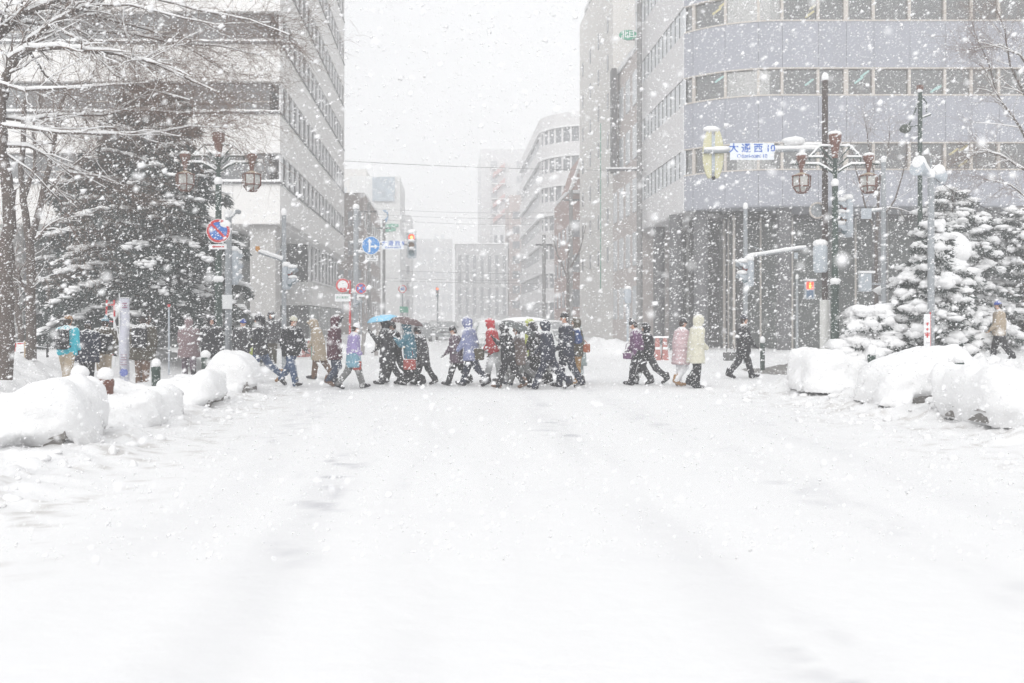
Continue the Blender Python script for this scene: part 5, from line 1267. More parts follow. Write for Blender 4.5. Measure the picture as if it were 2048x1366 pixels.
# ------------------------------------------------------------------ people
SKIN = mat('skin', (0.52, 0.30, 0.22), 0.6, 0.08); EYEM = mat('eye_dark', (0.03, 0.02, 0.02), 0.3, 0.1); LIPM = mat('lips', (0.40, 0.16, 0.14), 0.5, 0.1)
def cloth(c, rough=0.85):
    nm = 'cloth_%.3f_%.3f_%.3f' % tuple(c)
    if nm in MATS: return MATS[nm]
    m = mat(nm, c, rough, 0.28, 14.0, 0.45); t = m.node_tree; b = t.nodes['Principled BSDF']; lk = b.inputs['Base Color'].links[0].from_socket
    ge = t.nodes.new('ShaderNodeNewGeometry'); sp = t.nodes.new('ShaderNodeSeparateXYZ'); t.links.new(ge.outputs['Normal'], sp.inputs[0])     # flakes that have settled on what faces up
    n = t.nodes.new('ShaderNodeTexNoise'); n.inputs['Scale'].default_value = 26; n.inputs['Detail'].default_value = 4; tc = t.nodes.new('ShaderNodeTexCoord'); t.links.new(tc.outputs['Object'], n.inputs['Vector'])
    ad = t.nodes.new('ShaderNodeMath'); ad.operation = 'MULTIPLY_ADD'; ad.inputs[1].default_value = 0.42; t.links.new(sp.outputs['Z'], ad.inputs[0]); t.links.new(n.outputs['Fac'], ad.inputs[2])
    mr = t.nodes.new('ShaderNodeMapRange'); mr.inputs['From Min'].default_value = 0.74; mr.inputs['From Max'].default_value = 0.86; t.links.new(ad.outputs[0], mr.inputs['Value'])
    mx = t.nodes.new('ShaderNodeMix'); mx.data_type = 'RGBA'; mx.inputs['B'].default_value = (0.8, 0.8, 0.81, 1); t.links.new(mr.outputs[0], mx.inputs['Factor']); t.links.new(lk, mx.inputs['A']); t.links.new(mx.outputs['Result'], b.inputs['Base Color'])
    return m
C_ = dict(black=(0.022, 0.022, 0.026), char=(0.05, 0.05, 0.055), navy=(0.022, 0.026, 0.045), grey=(0.16, 0.16, 0.16), lgrey=(0.40, 0.41, 0.42), denim=(0.05, 0.085, 0.16), dden=(0.04, 0.055, 0.09), tan=(0.30, 0.17, 0.08),
          beige=(0.38, 0.31, 0.23), cream=(0.58, 0.56, 0.46), maroon=(0.085, 0.03, 0.045), purple=(0.30, 0.25, 0.46), teal=(0.05, 0.15, 0.20), plum=(0.12, 0.085, 0.11), peri=(0.20, 0.22, 0.36), red=(0.48, 0.04, 0.05),
          taupe=(0.22, 0.17, 0.155), lime=(0.42, 0.48, 0.12), mustard=(0.34, 0.19, 0.06), pink=(0.56, 0.42, 0.44), white=(0.72, 0.72, 0.74), olive=(0.075, 0.065, 0.045), turq=(0.04, 0.42, 0.52), mauve=(0.24, 0.17, 0.18), brown=(0.14, 0.08, 0.05), blue=(0.04, 0.08, 0.35), mint=(0.30, 0.36, 0.36), vio=(0.13, 0.06, 0.13), seag=(0.16, 0.30, 0.38), yellow=(0.55, 0.38, 0.06), hairb=(0.035, 0.022, 0.018), orange=(0.36, 0.11, 0.05), brick=(0.30, 0.06, 0.05), dblue=(0.03, 0.06, 0.17))
def cm(n): return cloth(C_[n])

def _glove_sdf(p):
    d = sd_rbox(p, (0, 0, -0.045), (0.016, 0.04, 0.05), 0.015)
    for i, (y, L) in enumerate(((-0.031, 0.058), (-0.010, 0.072), (0.011, 0.068), (0.031, 0.05))):
        k = Vector((0.012, y, -0.09)); a = Vector((0.004, y, -0.085)); b = Vector((0.014, y * 1.08, -0.085 - L * 0.5)); c = Vector((0.035, y * 1.1, -0.085 - L * 0.85))
        d = smin(d, sd_cone(p, a, b, 0.0105, 0.0098), 0.004); d = smin(d, sd_cone(p, b, c, 0.0098, 0.0085), 0.004)
    d = smin(d, sd_cone(p, (0.004, -0.035, -0.02), (0.024, -0.062, -0.055), 0.013, 0.011), 0.008); d = smin(d, sd_cone(p, (0.024, -0.062, -0.055), (0.036, -0.058, -0.085), 0.011, 0.009), 0.004)
    return d
_gl_mesh = {}
def glove(nm):
    if nm not in _gl_mesh:
        _gl_mesh[nm] = sdf_mesh('hand', _glove_sdf, (-0.05, -0.10, -0.19), (0.07, 0.07, 0.03), 0.006, [SKIN if nm == 'skin' else cm(nm)])
    return _gl_mesh[nm]
EYE_ME = MB().blob((0, 0, 0), (0.010, 0.013, 0.010), 0, 8, 6, 0).mesh('eye', EYEM); LIP_ME = MB().blob((0, 0, 0), (0.008, 0.022, 0.006), 0, 8, 6, 0).mesh('mouth', LIPM)

POSES = {  # (hip angle, knee flex) for left, right leg; arm swing left, right; elbow
    'stride': ((21, 6), (-20, 18), -16, 18, 24), 'stride2': ((-21, 22), (20, 4), 16, -18, 26), 'pass': ((4, 8), (14, 52), -10, 12, 25), 'pass2': ((16, 50), (2, 6), 12, -10, 25),
    'short': ((16, 8), (-16, 16), -12, 14, 30), 'short2': ((-15, 18), (15, 6), 12, -12, 30), 'stand': ((2, 3), (-2, 3), 4, 4, 18), 'big': ((26, 4), (-27, 22), -22, 20, 30), 'big2': ((-27, 24), (25, 4), 20, -22, 30)}
def person(label, px, Y, h, face, pose='stride', coat='black', hem=0.45, pants='dden', boots='black', hood=False, hat=None, hair='hairb', lean=5, head_down=12, pocket=False, hold=None, gl='black', fur=None, puffy=0.0, wide=1.2, zg=None, lower=None, group='people on the snowy crossing', pom=False, sleeves=None):
    x = XA(px, Y); zg = GZ(x, Y) if zg is None else zg
    pr_ = random.Random(int(px * 7 + 1)); face += pr_.uniform(-16, 16)
    if not hold and pr_.random() < 0.3: pocket = True
    lean += pr_.uniform(-2, 4); head_down += pr_.uniform(-6, 8)
    t = thing('person', label, 'person', (x, Y, zg), R(face), group)
    (la, lk), (ra, rk), sl_l, sl_r, elb = POSES[pose]
    H = h * 1.03; hipw = 0.052 * H; th, shk, ank = 0.245 * H, 0.235 * H, 0.045 * H
    def leg(a, k):
        a, k = R(a), R(k)
        kn = Vector((math.sin(a), 0, -math.cos(a))) * th; an = kn + Vector((math.sin(a - k), 0, -math.cos(a - k))) * shk
        return kn, an, a - k
    legs = [leg(la, lk), leg(ra, rk)]
    hipz = -min(l[1].z for l in legs) + ank
    pel = Vector((0, 0, hipz)); ln = R(lean); td = Vector((math.sin(ln), 0, math.cos(ln)))
    neck = pel + td * 0.30 * H; hd = R(lean + head_down); head = neck + Vector((math.sin(hd) * 0.7, 0, math.cos(hd))) * 0.118 * H
    shc = pel + td * 0.278 * H; shw = 0.098 * H * wide
    arms = []
    for s, sw_ in ((1, sl_l), (-1, sl_r)):
        sh = shc + Vector((0, s * shw, 0)); e_ = elb
        mode = 'pocket' if pocket else None
        if hold and ((hold == 'l' and s == 1) or (hold == 'r' and s == -1) or hold == 'both'): mode = 'hold'
        if hold == 'front': mode = 'front'
        if mode == 'pocket': a1, a2, y1 = -8, 55, 0.03
        elif mode == 'hold': a1, a2, y1 = 38, 135, -0.02
        elif mode == 'front': a1, a2, y1 = 30, 80, -0.05
        else: a1, a2, y1 = sw_, sw_ + e_, 0.02
        el = sh + Vector((math.sin(R(a1)), s * 0.10, -math.cos(R(a1)))).normalized() * 0.168 * H
        fd = Vector((math.sin(R(a2)), -s * (0.10 - y1), -math.cos(R(a2)))).normalized(); wr = el + fd * 0.145 * H
        arms.append((sh, el, wr, fd, mode))
    def rel(v): return np.array(v)
    hx = Vector((math.cos(hd * 0.9), 0, -math.sin(hd * 0.9))); hu = Vector((math.sin(hd * 0.9), 0, math.cos(hd * 0.9)))
    prims = []   # (label, sdf function)
    for s, (kn, an, fa) in ((1, legs[0]), (-1, legs[1])):
        hp = pel + Vector((0, s * hipw, 0)); kk = hp + kn; aa = hp + an
        prims.append((1, (hp, kk, 0.068 * H, 0.054 * H))); prims.append((1, (kk, aa, 0.053 * H, 0.044 * H)))
        pitch = max(-0.9, min(0.25, fa * 0.9 if fa < 0 else fa * 0.5)); fd = Vector((math.cos(pitch), 0, math.sin(pitch)))
        if fa < -0.35: fd = Vector((math.cos(fa * 0.8), 0, math.sin(fa * 0.8)))
        heel = aa + Vector((-0.018 * H, 0, -0.012 * H)); toe = heel + fd * 0.115 * H
        toe.z = max(toe.z, 0.026 * H); heel.z = max(heel.z, 0.03 * H)
        prims.append((2, (heel, toe, 0.034 * H, 0.028 * H))); prims.append((2, (aa + Vector((0, 0, 0.06 * H)) - Vector((kn.x * 0.0, 0, 0)), heel, 0.036 * H, 0.033 * H)))
    prims.append((1, (pel + Vector((0, -hipw * .7, 0)), pel + Vector((0, hipw * .7, 0)), 0.068 * H, 0.068 * H)))
    prims.append((3, (pel + td * 0.05 * H, pel + td * 0.24 * H, 0.075 * H, 0.082 * H)))
    prims.append((3, (shc + Vector((0, -shw * .8, 0)), shc + Vector((0, shw * .8, 0)), 0.04 * H, 0.04 * H)))
    for (sh, el, wr, fd, mode) in arms:
        prims.append((3, (sh, el, 0.030 * H, 0.026 * H))); prims.append((3, (el, wr, 0.026 * H, 0.018 * H)))
    prims.append((0, (neck - td * 0.02 * H, head, 0.034 * H, 0.036 * H)))
    hr = 0.0445 * H
    for (o, r1) in ((hu * 0.018 * H, hr * 1.06), (hx * 0.010 * H - hu * 0.016 * H, hr * 0.86), (hx * 0.022 * H - hu * 0.036 * H, hr * 0.50)): prims.append((0, (head + o, head + o * 0.98, r1, r1)))
    prims.append((0, (head + hx * 0.045 * H + hu * 0.006 * H, head + hx * 0.056 * H - hu * 0.010 * H, 0.007 * H, 0.010 * H)))
    for s in (-1, 1): prims.append((0, (head + Vector((0, s * 0.043 * H, 0)), head + Vector((0, s * 0.047 * H, 0)) - hu * 0.012 * H, 0.010 * H, 0.008 * H)))
    allp = [Vector(q) for _, pr in prims for q in pr[:2]]
    lo = [min(p[i] for p in allp) - 0.2 for i in range(3)]; hi = [max(p[i] for p in allp) + 0.2 for i in range(3)]; lo[2] = -0.05
    def body(p):
        d = None
        for _, (a, b, r1, r2) in prims:
            q = sd_cone(p, a, b, r1, r2); d = q if d is None else smin(d, q, 0.018)
        return np.maximum(d, -p[..., 2] + 0.002)
    def lab(V):
        D = np.stack([sd_cone(V, *pr) for _, pr in prims], 0); L = np.array([l for l, _ in prims])[D.argmin(0)]; return L
    me = sdf_mesh('body', body, lo, hi, 0.026, [SKIN, cm(pants), cm(boots), cm(coat)], lab); inst('body', me, t)
    # coat
    hemz = (hem - 0.03) * H; puffy += 0.24; w2 = 1.28 * wide
    def coatf(p):
        q = p.copy(); q[..., 1] = q[..., 1] / w2
        d = sd_cone(q, pel + td * 0.10 * H, pel + td * 0.25 * H, 0.080 * H * (1 + puffy), 0.078 * H * (1 + puffy))
        b = Vector((0.01 * H, 0, hemz)); fl = 0.094 + 0.055 * max(0, 0.5 - hem) / 0.25
        d = smin(d, sd_cone(q, pel + td * 0.12 * H, b, 0.078 * H * (1 + puffy), fl * H), 0.05)
        d = smin(d, sd_cone(p, shc + Vector((0, -shw * .85, 0)), shc + Vector((0, shw * .85, 0)), 0.052 * H, 0.052 * H), 0.05)
        d = smin(d, sd_cone(p, shc + td * 0.01 * H, neck + td * 0.018 * H, 0.062 * H, 0.050 * H), 0.03)
        for (sh, el, wr, fd, mode) in arms:
            d = smin(d, sd_cone(p, sh, el, 0.045 * H * (1 + puffy), 0.040 * H * (1 + puffy)), 0.02); d = smin(d, sd_cone(p, el, wr - fd * 0.01 * H, 0.040 * H * (1 + puffy), 0.031 * H), 0.02)
        if hood:
            hc = head + hu * 0.008 * H - hx * 0.012 * H
            g = sd_ell(p, hc, (0.080 * H, 0.070 * H, 0.088 * H)); g = smin(g, sd_cone(p, neck, hc - hx * 0.02 * H, 0.055 * H, 0.06 * H), 0.04)
            g = np.maximum(g, -sd_ell(p, head + hx * 0.072 * H - hu * 0.006 * H, (0.050 * H, 0.047 * H, 0.062 * H))); d = smin(d, g, 0.015)
        nz = fbm(p[..., 0] * 9 + p[..., 2] * 4, p[..., 1] * 9 + p[..., 2] * 7, int(px), 3) - 0.45
        d = d - 0.022 * nz
        if puffy > 0.25: d = d - 0.007 * np.cos(p[..., 2] * 2 * np.pi / 0.095)
        cut = hemz + 0.012 * np.sin(p[..., 1] * 21 + px) - p[..., 2]
        armd = np.min([sd_cone(p, a_[1], a_[2], 0.05 * H, 0.05 * H) for a_ in arms], 0)
        return np.where(armd < 0, d, np.maximum(d, cut))
    cmats = [cm(coat)]; labf = None
    if lower:
        cmats = [cm(coat), cm(lower)]; wz = hipz + 0.03 * H
        labf = lambda V: ((V[:, 2] < wz + 0.01 * np.sin(V[:, 1] * 20)) & (np.min([sd_cone(V, a_[1], a_[2], 0.05 * H, 0.05 * H) for a_ in arms], 0) > 0)).astype(int)
    me = sdf_mesh('coat', coatf, lo, hi, 0.025, cmats, labf); inst('coat', me, t)
    # hands
    for (sh, el, wr, fd, mode) in arms:
        if mode == 'pocket': continue
        o = inst('hand', glove(gl), t, wr); o.rotation_mode = 'QUATERNION'; o.rotation_quaternion = Vector((0, 0, -1)).rotation_difference(fd); o.scale = (H / 1.7,) * 3
    # head wear
    hc = head + hu * 0.010 * H
    if hat:
        def hatf(p):
            d = sd_ell(p, hc + hu * 0.012 * H, (0.057 * H, 0.054 * H, 0.066 * H)); k = ((p - np.array(hc)) @ np.array(hu)) - 0.004 * H
            d = np.maximum(d, -k); rim = np.maximum(sd_ell(p, hc + hu * 0.010 * H, (0.060 * H, 0.057 * H, 0.06 * H)), np.abs(k - 0.012 * H) - 0.012 * H); d = smin(d, rim, 0.01)
            if pom: d = np.minimum(d, sd_ell(p, hc + hu * 0.088 * H, (0.024 * H,) * 3))
            return d
        c0 = list(hc); inst('hat', sdf_mesh('hat', hatf, [c - 0.2 for c in c0], [c + 0.25 for c in c0], 0.016, [cm(hat)]), t)
    if not hood and not (hat and hair is None):
        def hairf(p):
            d = sd_ell(p, hc - hx * 0.008 * H, (0.052 * H, 0.050 * H, 0.054 * H)); d = smin(d, sd_ell(p, head - hx * 0.022 * H - hu * 0.025 * H, (0.034 * H, 0.043 * H, 0.04 * H)), 0.02)
            return np.maximum(d, -sd_ell(p, head + hx * 0.055 * H - hu * 0.018 * H, (0.045 * H, 0.046 * H, 0.058 * H)))
        c0 = list(hc); inst('hair', sdf_mesh('hair', hairf, [c - 0.2 for c in c0], [c + 0.2 for c in c0], 0.015, [cm(hair or 'hairb')]), t)
    if fur:
        m = MB(); n = 14; rs = random.Random(int(px))
        for k in range(n):
            a = 2 * math.pi * k / n; c = head + hx * 0.045 * H + Vector((0, math.cos(a) * 0.056 * H, 0)) + hu * (math.sin(a) * 0.072 * H)
            m.blob(c, (0.020 * H, 0.020 * H, 0.020 * H), k, 7, 5, 0.3)
        m.build('fur_trim', cm(fur), t)
    for s in (-1, 1): inst('eye', EYE_ME, t, head + hx * 0.043 * H + Vector((0, s * 0.020 * H, 0)) + hu * 0.008 * H)
    inst('mouth', LIP_ME, t, head + hx * 0.045 * H - hu * 0.026 * H)
    return t, dict(head=head, arms=arms, neck=neck, pel=pel, td=td, H=H, shc=shc)
def to_world(t, v):
    return Matrix.Translation(t.location) @ Matrix.Rotation(t.rotation_euler[2], 4, 'Z') @ Vector(v)

def bag(label, t, loc, size, col, rz=0, handle=0.25, name='shoulder_bag', cat='bag', strap_to=None, group='bags the walkers carry'):
    w = to_world(t, loc); b = thing(name, label, cat, tuple(w), t.rotation_euler[2] + rz, group)
    me = sdf_mesh('bag_body', lambda p: sd_rbox(p, (0, 0, -size[2] / 2), (size[0] / 2, size[1] / 2, size[2] / 2), 0.035) + 0.012 * (fbm(p[..., 0] * 8, p[..., 2] * 8, 3) - .5), (-size[0] / 2 - .06, -size[1] / 2 - .06, -size[2] - .06), (size[0] / 2 + .06, size[1] / 2 + .06, .06), 0.02, [cm(col)])
    inst('bag_body', me, b)
    if strap_to is not None:
        s = to_world(t, strap_to) - w; s = Matrix.Rotation(-(t.rotation_euler[2] + rz), 3, 'Z') @ s
        MB().tube([(-size[0] * .35, 0, -0.02), tuple(s), (size[0] * .35, 0, -0.02)], 0.012, 6).build('strap', cm(col), b)
    elif handle:
        MB().tube([(-size[0] * .28, 0, -.02), (-size[0] * .2, 0, handle * .8), (0, 0, handle), (size[0] * .2, 0, handle * .8), (size[0] * .28, 0, -.02)], 0.011, 6).build('handle', cm(col), b)
    return b
def backpack(label, t, d, col, s=1.0):
    td, H = d['td'], d['H']; c = d['pel'] + td * 0.17 * H + Vector((-0.155 * H, 0, 0))
    w = to_world(t, c); b = thing('backpack', label, 'backpack', tuple(w), t.rotation_euler[2], 'bags the walkers carry')
    me = sdf_mesh('pack_body', lambda p: smin(sd_rbox(p, (0, 0, 0), (0.09 * s, 0.15 * s, 0.22 * s), 0.07 * s), sd_rbox(p, (-0.09 * s, 0, -0.08 * s), (0.05 * s, 0.12 * s, 0.11 * s), 0.045 * s), 0.03), (-.25 * s, -.25 * s, -.32 * s), (.2 * s, .25 * s, .32 * s), 0.02, [cm(col)]); inst('pack_body', me, b)
    for q in (-1, 1): MB().tube([(0.06, q * .09, .18 * s), (0.16, q * .10, .22 * s), (0.24, q * .11, .14 * s), (0.24, q * .12, -.02), (0.08, q * .13, -.17 * s)], 0.018, 6).build('strap', cm(col), b)
    return b
def umbrella(label, c, r, col, tilt=(0, 0), shaft=0.75, clear=None, group='open umbrellas over the walkers'):
    u = thing('umbrella', label, 'umbrella', tuple(c), 0, group); u.rotation_euler = (R(tilt[0]), R(tilt[1]), 0)
    V, F = [], []; n = 8; m = 7; h = r * 0.42
    sub = 4
    for i in range(m + 1):
        f = i / m
        for k in range(n * sub):
            a = 2 * math.pi * k / (n * sub); w = (k % sub) / sub; sag = 1 - 0.07 * math.sin(math.pi * w) * f
            rr = r * math.sin(f * math.pi / 2 * 0.98) * sag; z = h * (math.cos(f * math.pi / 2) - 0.0) + 0.03 * math.sin(math.pi * w) * f * r
            V.append((rr * math.cos(a), rr * math.sin(a), z))
    N = n * sub
    for i in range(m):
        for k in range(N): F.append((i * N + k, (i + 1) * N + k, (i + 1) * N + (k + 1) % N, i * N + (k + 1) % N))
    MB().add(V, F, True).build('canopy', col, u)
    for k in range(n):
        a = 2 * math.pi * k / n; MB().tube([(r * math.sin(f * math.pi / 2 * .98) * math.cos(a), r * math.sin(f * math.pi / 2 * .98) * math.sin(a), h * math.cos(f * math.pi / 2) - 0.012) for f in (0.05, .3, .55, .8, 1)], 0.005, 4).build('rib', PGREY, u)
    MB().tube([(0, 0, h + 0.06), (0, 0, -shaft)], 0.009, 8).build('shaft', PGREY, u)
    MB().tube([(0, 0, -shaft), (0, 0, -shaft - .1), (0.03, 0, -shaft - .14), (0.07, 0, -shaft - .1)], 0.015, 8).build('handle', BLACK, u)
    s = MB()
    for k in range(5): a = k * 1.3; s.blob((r * .35 * math.cos(a), r * .35 * math.sin(a), h * .87), (r * .2, r * .16, 0.015), k, 9, 5, .2)
    s.build('canopy_snow', SNOW, u)
    return u

LFT, RGT, AWY, TWD = 180, 0, 90, -90
# --- the crossing, left to right
t, d = person('person in black hooded coat and jeans striding left in tan boots', 522, 23.6, 1.72, LFT + 8, 'big', 'black', 0.44, 'denim', 'tan', hood=True, lean=4, gl='black')
person('person in dark grey jacket standing behind the black coated strider', 543, 30.5, 1.68, TWD, 'stand', 'char', 0.45, 'olive', 'black', hood=True)
t, d = person('person in cream beanie, black jacket and blue jeans walking right', 582, 22.3, 1.66, RGT - 18, 'stride2', 'black', 0.46, 'denim', 'black', hat='cream', lean=3, head_down=8)
t, d = person('person in long beige fur-hooded coat walking left', 640, 25.0, 1.60, LFT, 'short', 'beige', 0.34, 'brown', 'black', hood=True, fur='beige', lean=12, head_down=22)
t, d = person('person in dark maroon jacket with black fur hood walking right', 668, 22.2, 1.64, RGT, 'pass', 'maroon', 0.42, 'dden', 'brown', hood=True, fur='black', lean=3)
t, d = person('person in purple jacket over a blue-green skirt walking right', 706, 21.5, 1.50, RGT + 5, 'stride', 'purple', 0.36, 'grey', 'black', hat='white', lower='seag', lean=3, gl='black')
bag('small red shoulder bag of the purple jacketed walker', t, (0.08, -0.17, 0.66), (0.20, 0.10, 0.22), 'brick', strap_to=d['shc'])
t, d = person('person in long charcoal coat under the pale blue umbrella walking left', 776, 23.0, 1.60, LFT, 'short', 'char', 0.36, 'char', 'black', hood=True, hold='l', lean=4)
hw = to_world(t, d['arms'][0][2])
BLU = mat('umbrella_pale_blue', (0.28, 0.58, 0.78), 0.5, 0.06); umbrella('pale blue umbrella with snow on it', (XA(768, 22.95), 22.95, 1.56), 0.42, BLU, (0, -6), 0.36)
person('person in black jacket walking close behind the charcoal coat', 792, 23.5, 1.54, LFT + 5, 'stride2', 'black', 0.44, 'char', 'black', hat='char', lean=4)
t, d = person('person in hooded teal jacket carrying a red bag and walking left', 822, 22.6, 1.50, LFT, 'short2', 'teal', 0.46, 'black', 'black', hood=True, hold='l', lean=10, head_down=18)
bag('brick red tote bag at the hip of the teal jacketed walker', t, (0.02, 0.2, 0.66), (0.30, 0.12, 0.26), 'brick')
bag('small mustard yellow bundle held before the teal jacket', t, (0.17, 0.16, 1.18), (0.12, 0.10, 0.26), 'yellow', handle=0, name='yellow_bundle')
DUM = mat('umbrella_dark_brown', (0.13, 0.09, 0.09), 0.6, 0.5, 12.0); umbrella('dark patterned umbrella over the teal jacket', (XA(812, 22.7), 22.7, 1.50), 0.42, DUM, (0, 10), 0.36)
person('person in long dark grey coat following the teal jacket', 847, 22.9, 1.42, LFT, 'short', 'char', 0.36, 'black', 'black', hat='grey', lean=12, head_down=20, wide=1.1)
t, d = person('person in plum coat and black hat walking left, smaller of the pair', 914, 22.7, 1.44, LFT, 'stride', 'plum', 0.40, 'black', 'black', hat='black', lean=8, head_down=16, puffy=0.06)
t, d = person('person in periwinkle blue hooded coat walking left', 944, 22.3, 1.64, LFT, 'stride2', 'peri', 0.40, 'navy', 'black', hood=True, hat=None, lean=6, head_down=16)
bag('dark bag slung behind the periwinkle coat', t, (-0.20, 0.12, 0.92), (0.26, 0.14, 0.28), 'olive', strap_to=d['shc'])
t, d = person('person in bright red hooded jacket and pale trousers walking left', 988, 23.1, 1.58, LFT, 'short', 'red', 0.52, 'lgrey', 'grey', hood=True, lean=4, gl='brown')
person('person in pale grey long coat half hidden behind the red jacket', 1000, 24.0, 1.46, LFT, 'stand', 'lgrey', 0.36, 'lgrey', 'grey', hood=True, lean=6)
t, d = person('person in black coat and brown shoes striding left under the smoky umbrella', 1018, 21.6, 1.50, LFT, 'stride', 'black', 0.42, 'black', 'brown', hood=True, lean=12, head_down=20, hold='r')
CLR = mat('umbrella_smoke', (0.10, 0.11, 0.11), 0.25, 0.2); umbrella('smoky dark umbrella tilted over the black coat', (XA(1037, 21.7), 21.7, 1.34), 0.46, CLR, (0, 25), 0.42)
t, d = person('person in taupe coat trailing a leg behind, walking left', 1042, 22.3, 1.44, LFT, 'big2', 'taupe', 0.38, 'grey', 'navy', hat='brown', lean=8, head_down=18)
bag('small dark red purse by the taupe coat', t, (0.16, 0.14, 0.60), (0.16, 0.08, 0.14), 'maroon')
t, d = person('person in yellow-green hooded vest between the dark coats', 1064, 23.3, 1.56, LFT, 'short', 'lime', 0.45, 'char', 'black', hood=True, lean=4)
person('person in black hooded coat close to the yellow-green vest', 1074, 22.7, 1.52, LFT, 'stride', 'black', 0.42, 'black', 'black', hood=True, lean=5)
t, d = person('person in navy-black coat with the widest stride in the middle of the crowd', 1098, 21.3, 1.58, LFT, 'big', 'navy', 0.44, 'navy', 'black', hood=True, lean=5)
t, d = person('tall person in dark navy jacket and black cap walking left', 1134, 22.0, 1.72, LFT, 'short2', 'navy', 0.44, 'navy', 'black', hat='black', lean=2, head_down=4)
backpack('blue backpack of the tall navy jacketed walker', t, d, 'dblue', 0.8)
t, d = person('person in olive-black jacket and mustard trousers walking left', 1154, 22.9, 1.58, LFT, 'stand', 'olive', 0.46, 'mustard', 'mustard', hood=True, lean=4)
bag('round orange bag behind the olive-black jacket', t, (-0.2, 0.05, 1.02), (0.2, 0.22, 0.22), 'orange', strap_to=d['shc'])
person('person in long pale mint coat hidden behind the mustard trousers', 1160, 23.8, 1.45, LFT, 'stand', 'mint', 0.32, 'mint', 'grey', hood=True)
t, d = person('person in black and violet jacket walking left, holding a handbag', 1276, 22.6, 1.56, LFT, 'short', 'vio', 0.46, 'black', 'black', hat='char', lean=4, lower='black', pom=True)
bag('violet patterned handbag before the black and violet jacket', t, (0.22, 0.14, 0.80), (0.26, 0.10, 0.16), 'vio')
person('person in bulky black jacket trailing behind the violet one', 1296, 22.9, 1.50, LFT, 'big2', 'black', 0.48, 'char', 'black', hood=True, lean=5, puffy=0.08)
t, d = person('person in pink coat, pale leggings and tan boots walking right', 1360, 22.3, 1.58, RGT + 10, 'pass', 'pink', 0.36, 'white', 'tan', hat='black', lean=5, puffy=0.10, gl='tan')
t, d = person('person in cream hooded knee-length coat and black trousers', 1390, 21.7, 1.64, RGT + 35, 'pass2', 'cream', 0.38, 'black', 'black', hood=True, lean=4, pocket=True, wide=1.05)
t, d = person('person in black coat with a grey bag walking right near the bollard', 1486, 25.3, 1.70, RGT, 'stride', 'black', 0.42, 'black', 'black', hat='navy', lean=2, head_down=4)
bag('grey tote bag trailing from the hand of the black coated walker', t, (-0.30, 0.22, 0.72), (0.40, 0.12, 0.24), 'grey')
# --- right bank
t, d = person('person in blue hat and grey-beige jacket on the snowy right bank', 1999, 23.4, 1.47, LFT - 20, 'short2', 'beige', 0.46, 'black', 'black', hat='blue', lean=3, group='people in the park', gl='tan')
# --- left footway group, mostly seen from behind
GL = 'people on the left footway'
t, d = person('person in turquoise jacket and tan hat seen from behind', 134, 18.8, 1.46, AWY - 15, 'short', 'turq', 0.50, 'beige', 'brown', hat='tan', lean=4, group=GL, wide=1.1)
backpack('black backpack on the turquoise jacket', t, d, 'black', 0.95)
person('small person in navy coat right beside the turquoise jacket', 174, 19.6, 1.40, AWY, 'stand', 'navy', 0.42, 'black', 'black', hat='navy', group=GL)
t, d = person('person in dark green jacket and beige trousers with wide dark bag', 208, 20.2, 1.42, AWY + 10, 'stand', 'olive', 0.50, 'beige', 'brown', hat='seag', pom=True, group=GL)
bag('wide black bag on the back of the dark green jacket', t, (-0.20, 0.0, 1.12), (0.16, 0.48, 0.36), 'black', strap_to=d['shc'])
t, d = person('broad person in olive fur parka seen from behind by the tall banner', 285, 22.4, 1.66, AWY, 'stand', 'olive', 0.40, 'brown', 'brown', hat='black', fur='brown', wide=1.25, puffy=0.1, group=GL)
backpack('black backpack on the olive parka', t, d, 'black', 1.15)
t, d = person('person in mauve-brown hooded coat behind the third left planter', 378, 25.2, 1.60, AWY + 30, 'short', 'mauve', 0.38, 'plum', 'black', hood=True, group=GL)
person('person in black coat standing by the left lamp post', 424, 25.0, 1.62, TWD, 'stand', 'black', 0.40, 'black', 'black', hood=True, group=GL)
t, d = person('person in dark jacket with blue hat right of the grey signal pole', 484, 26.5, 1.56, TWD + 30, 'stand', 'char', 0.45, 'char', 'black', hat='blue', group=GL)
bag('lime green bag by the person in the blue hat', t, (0.15, 0.22, 0.80), (0.2, 0.1, 0.2), 'lime')
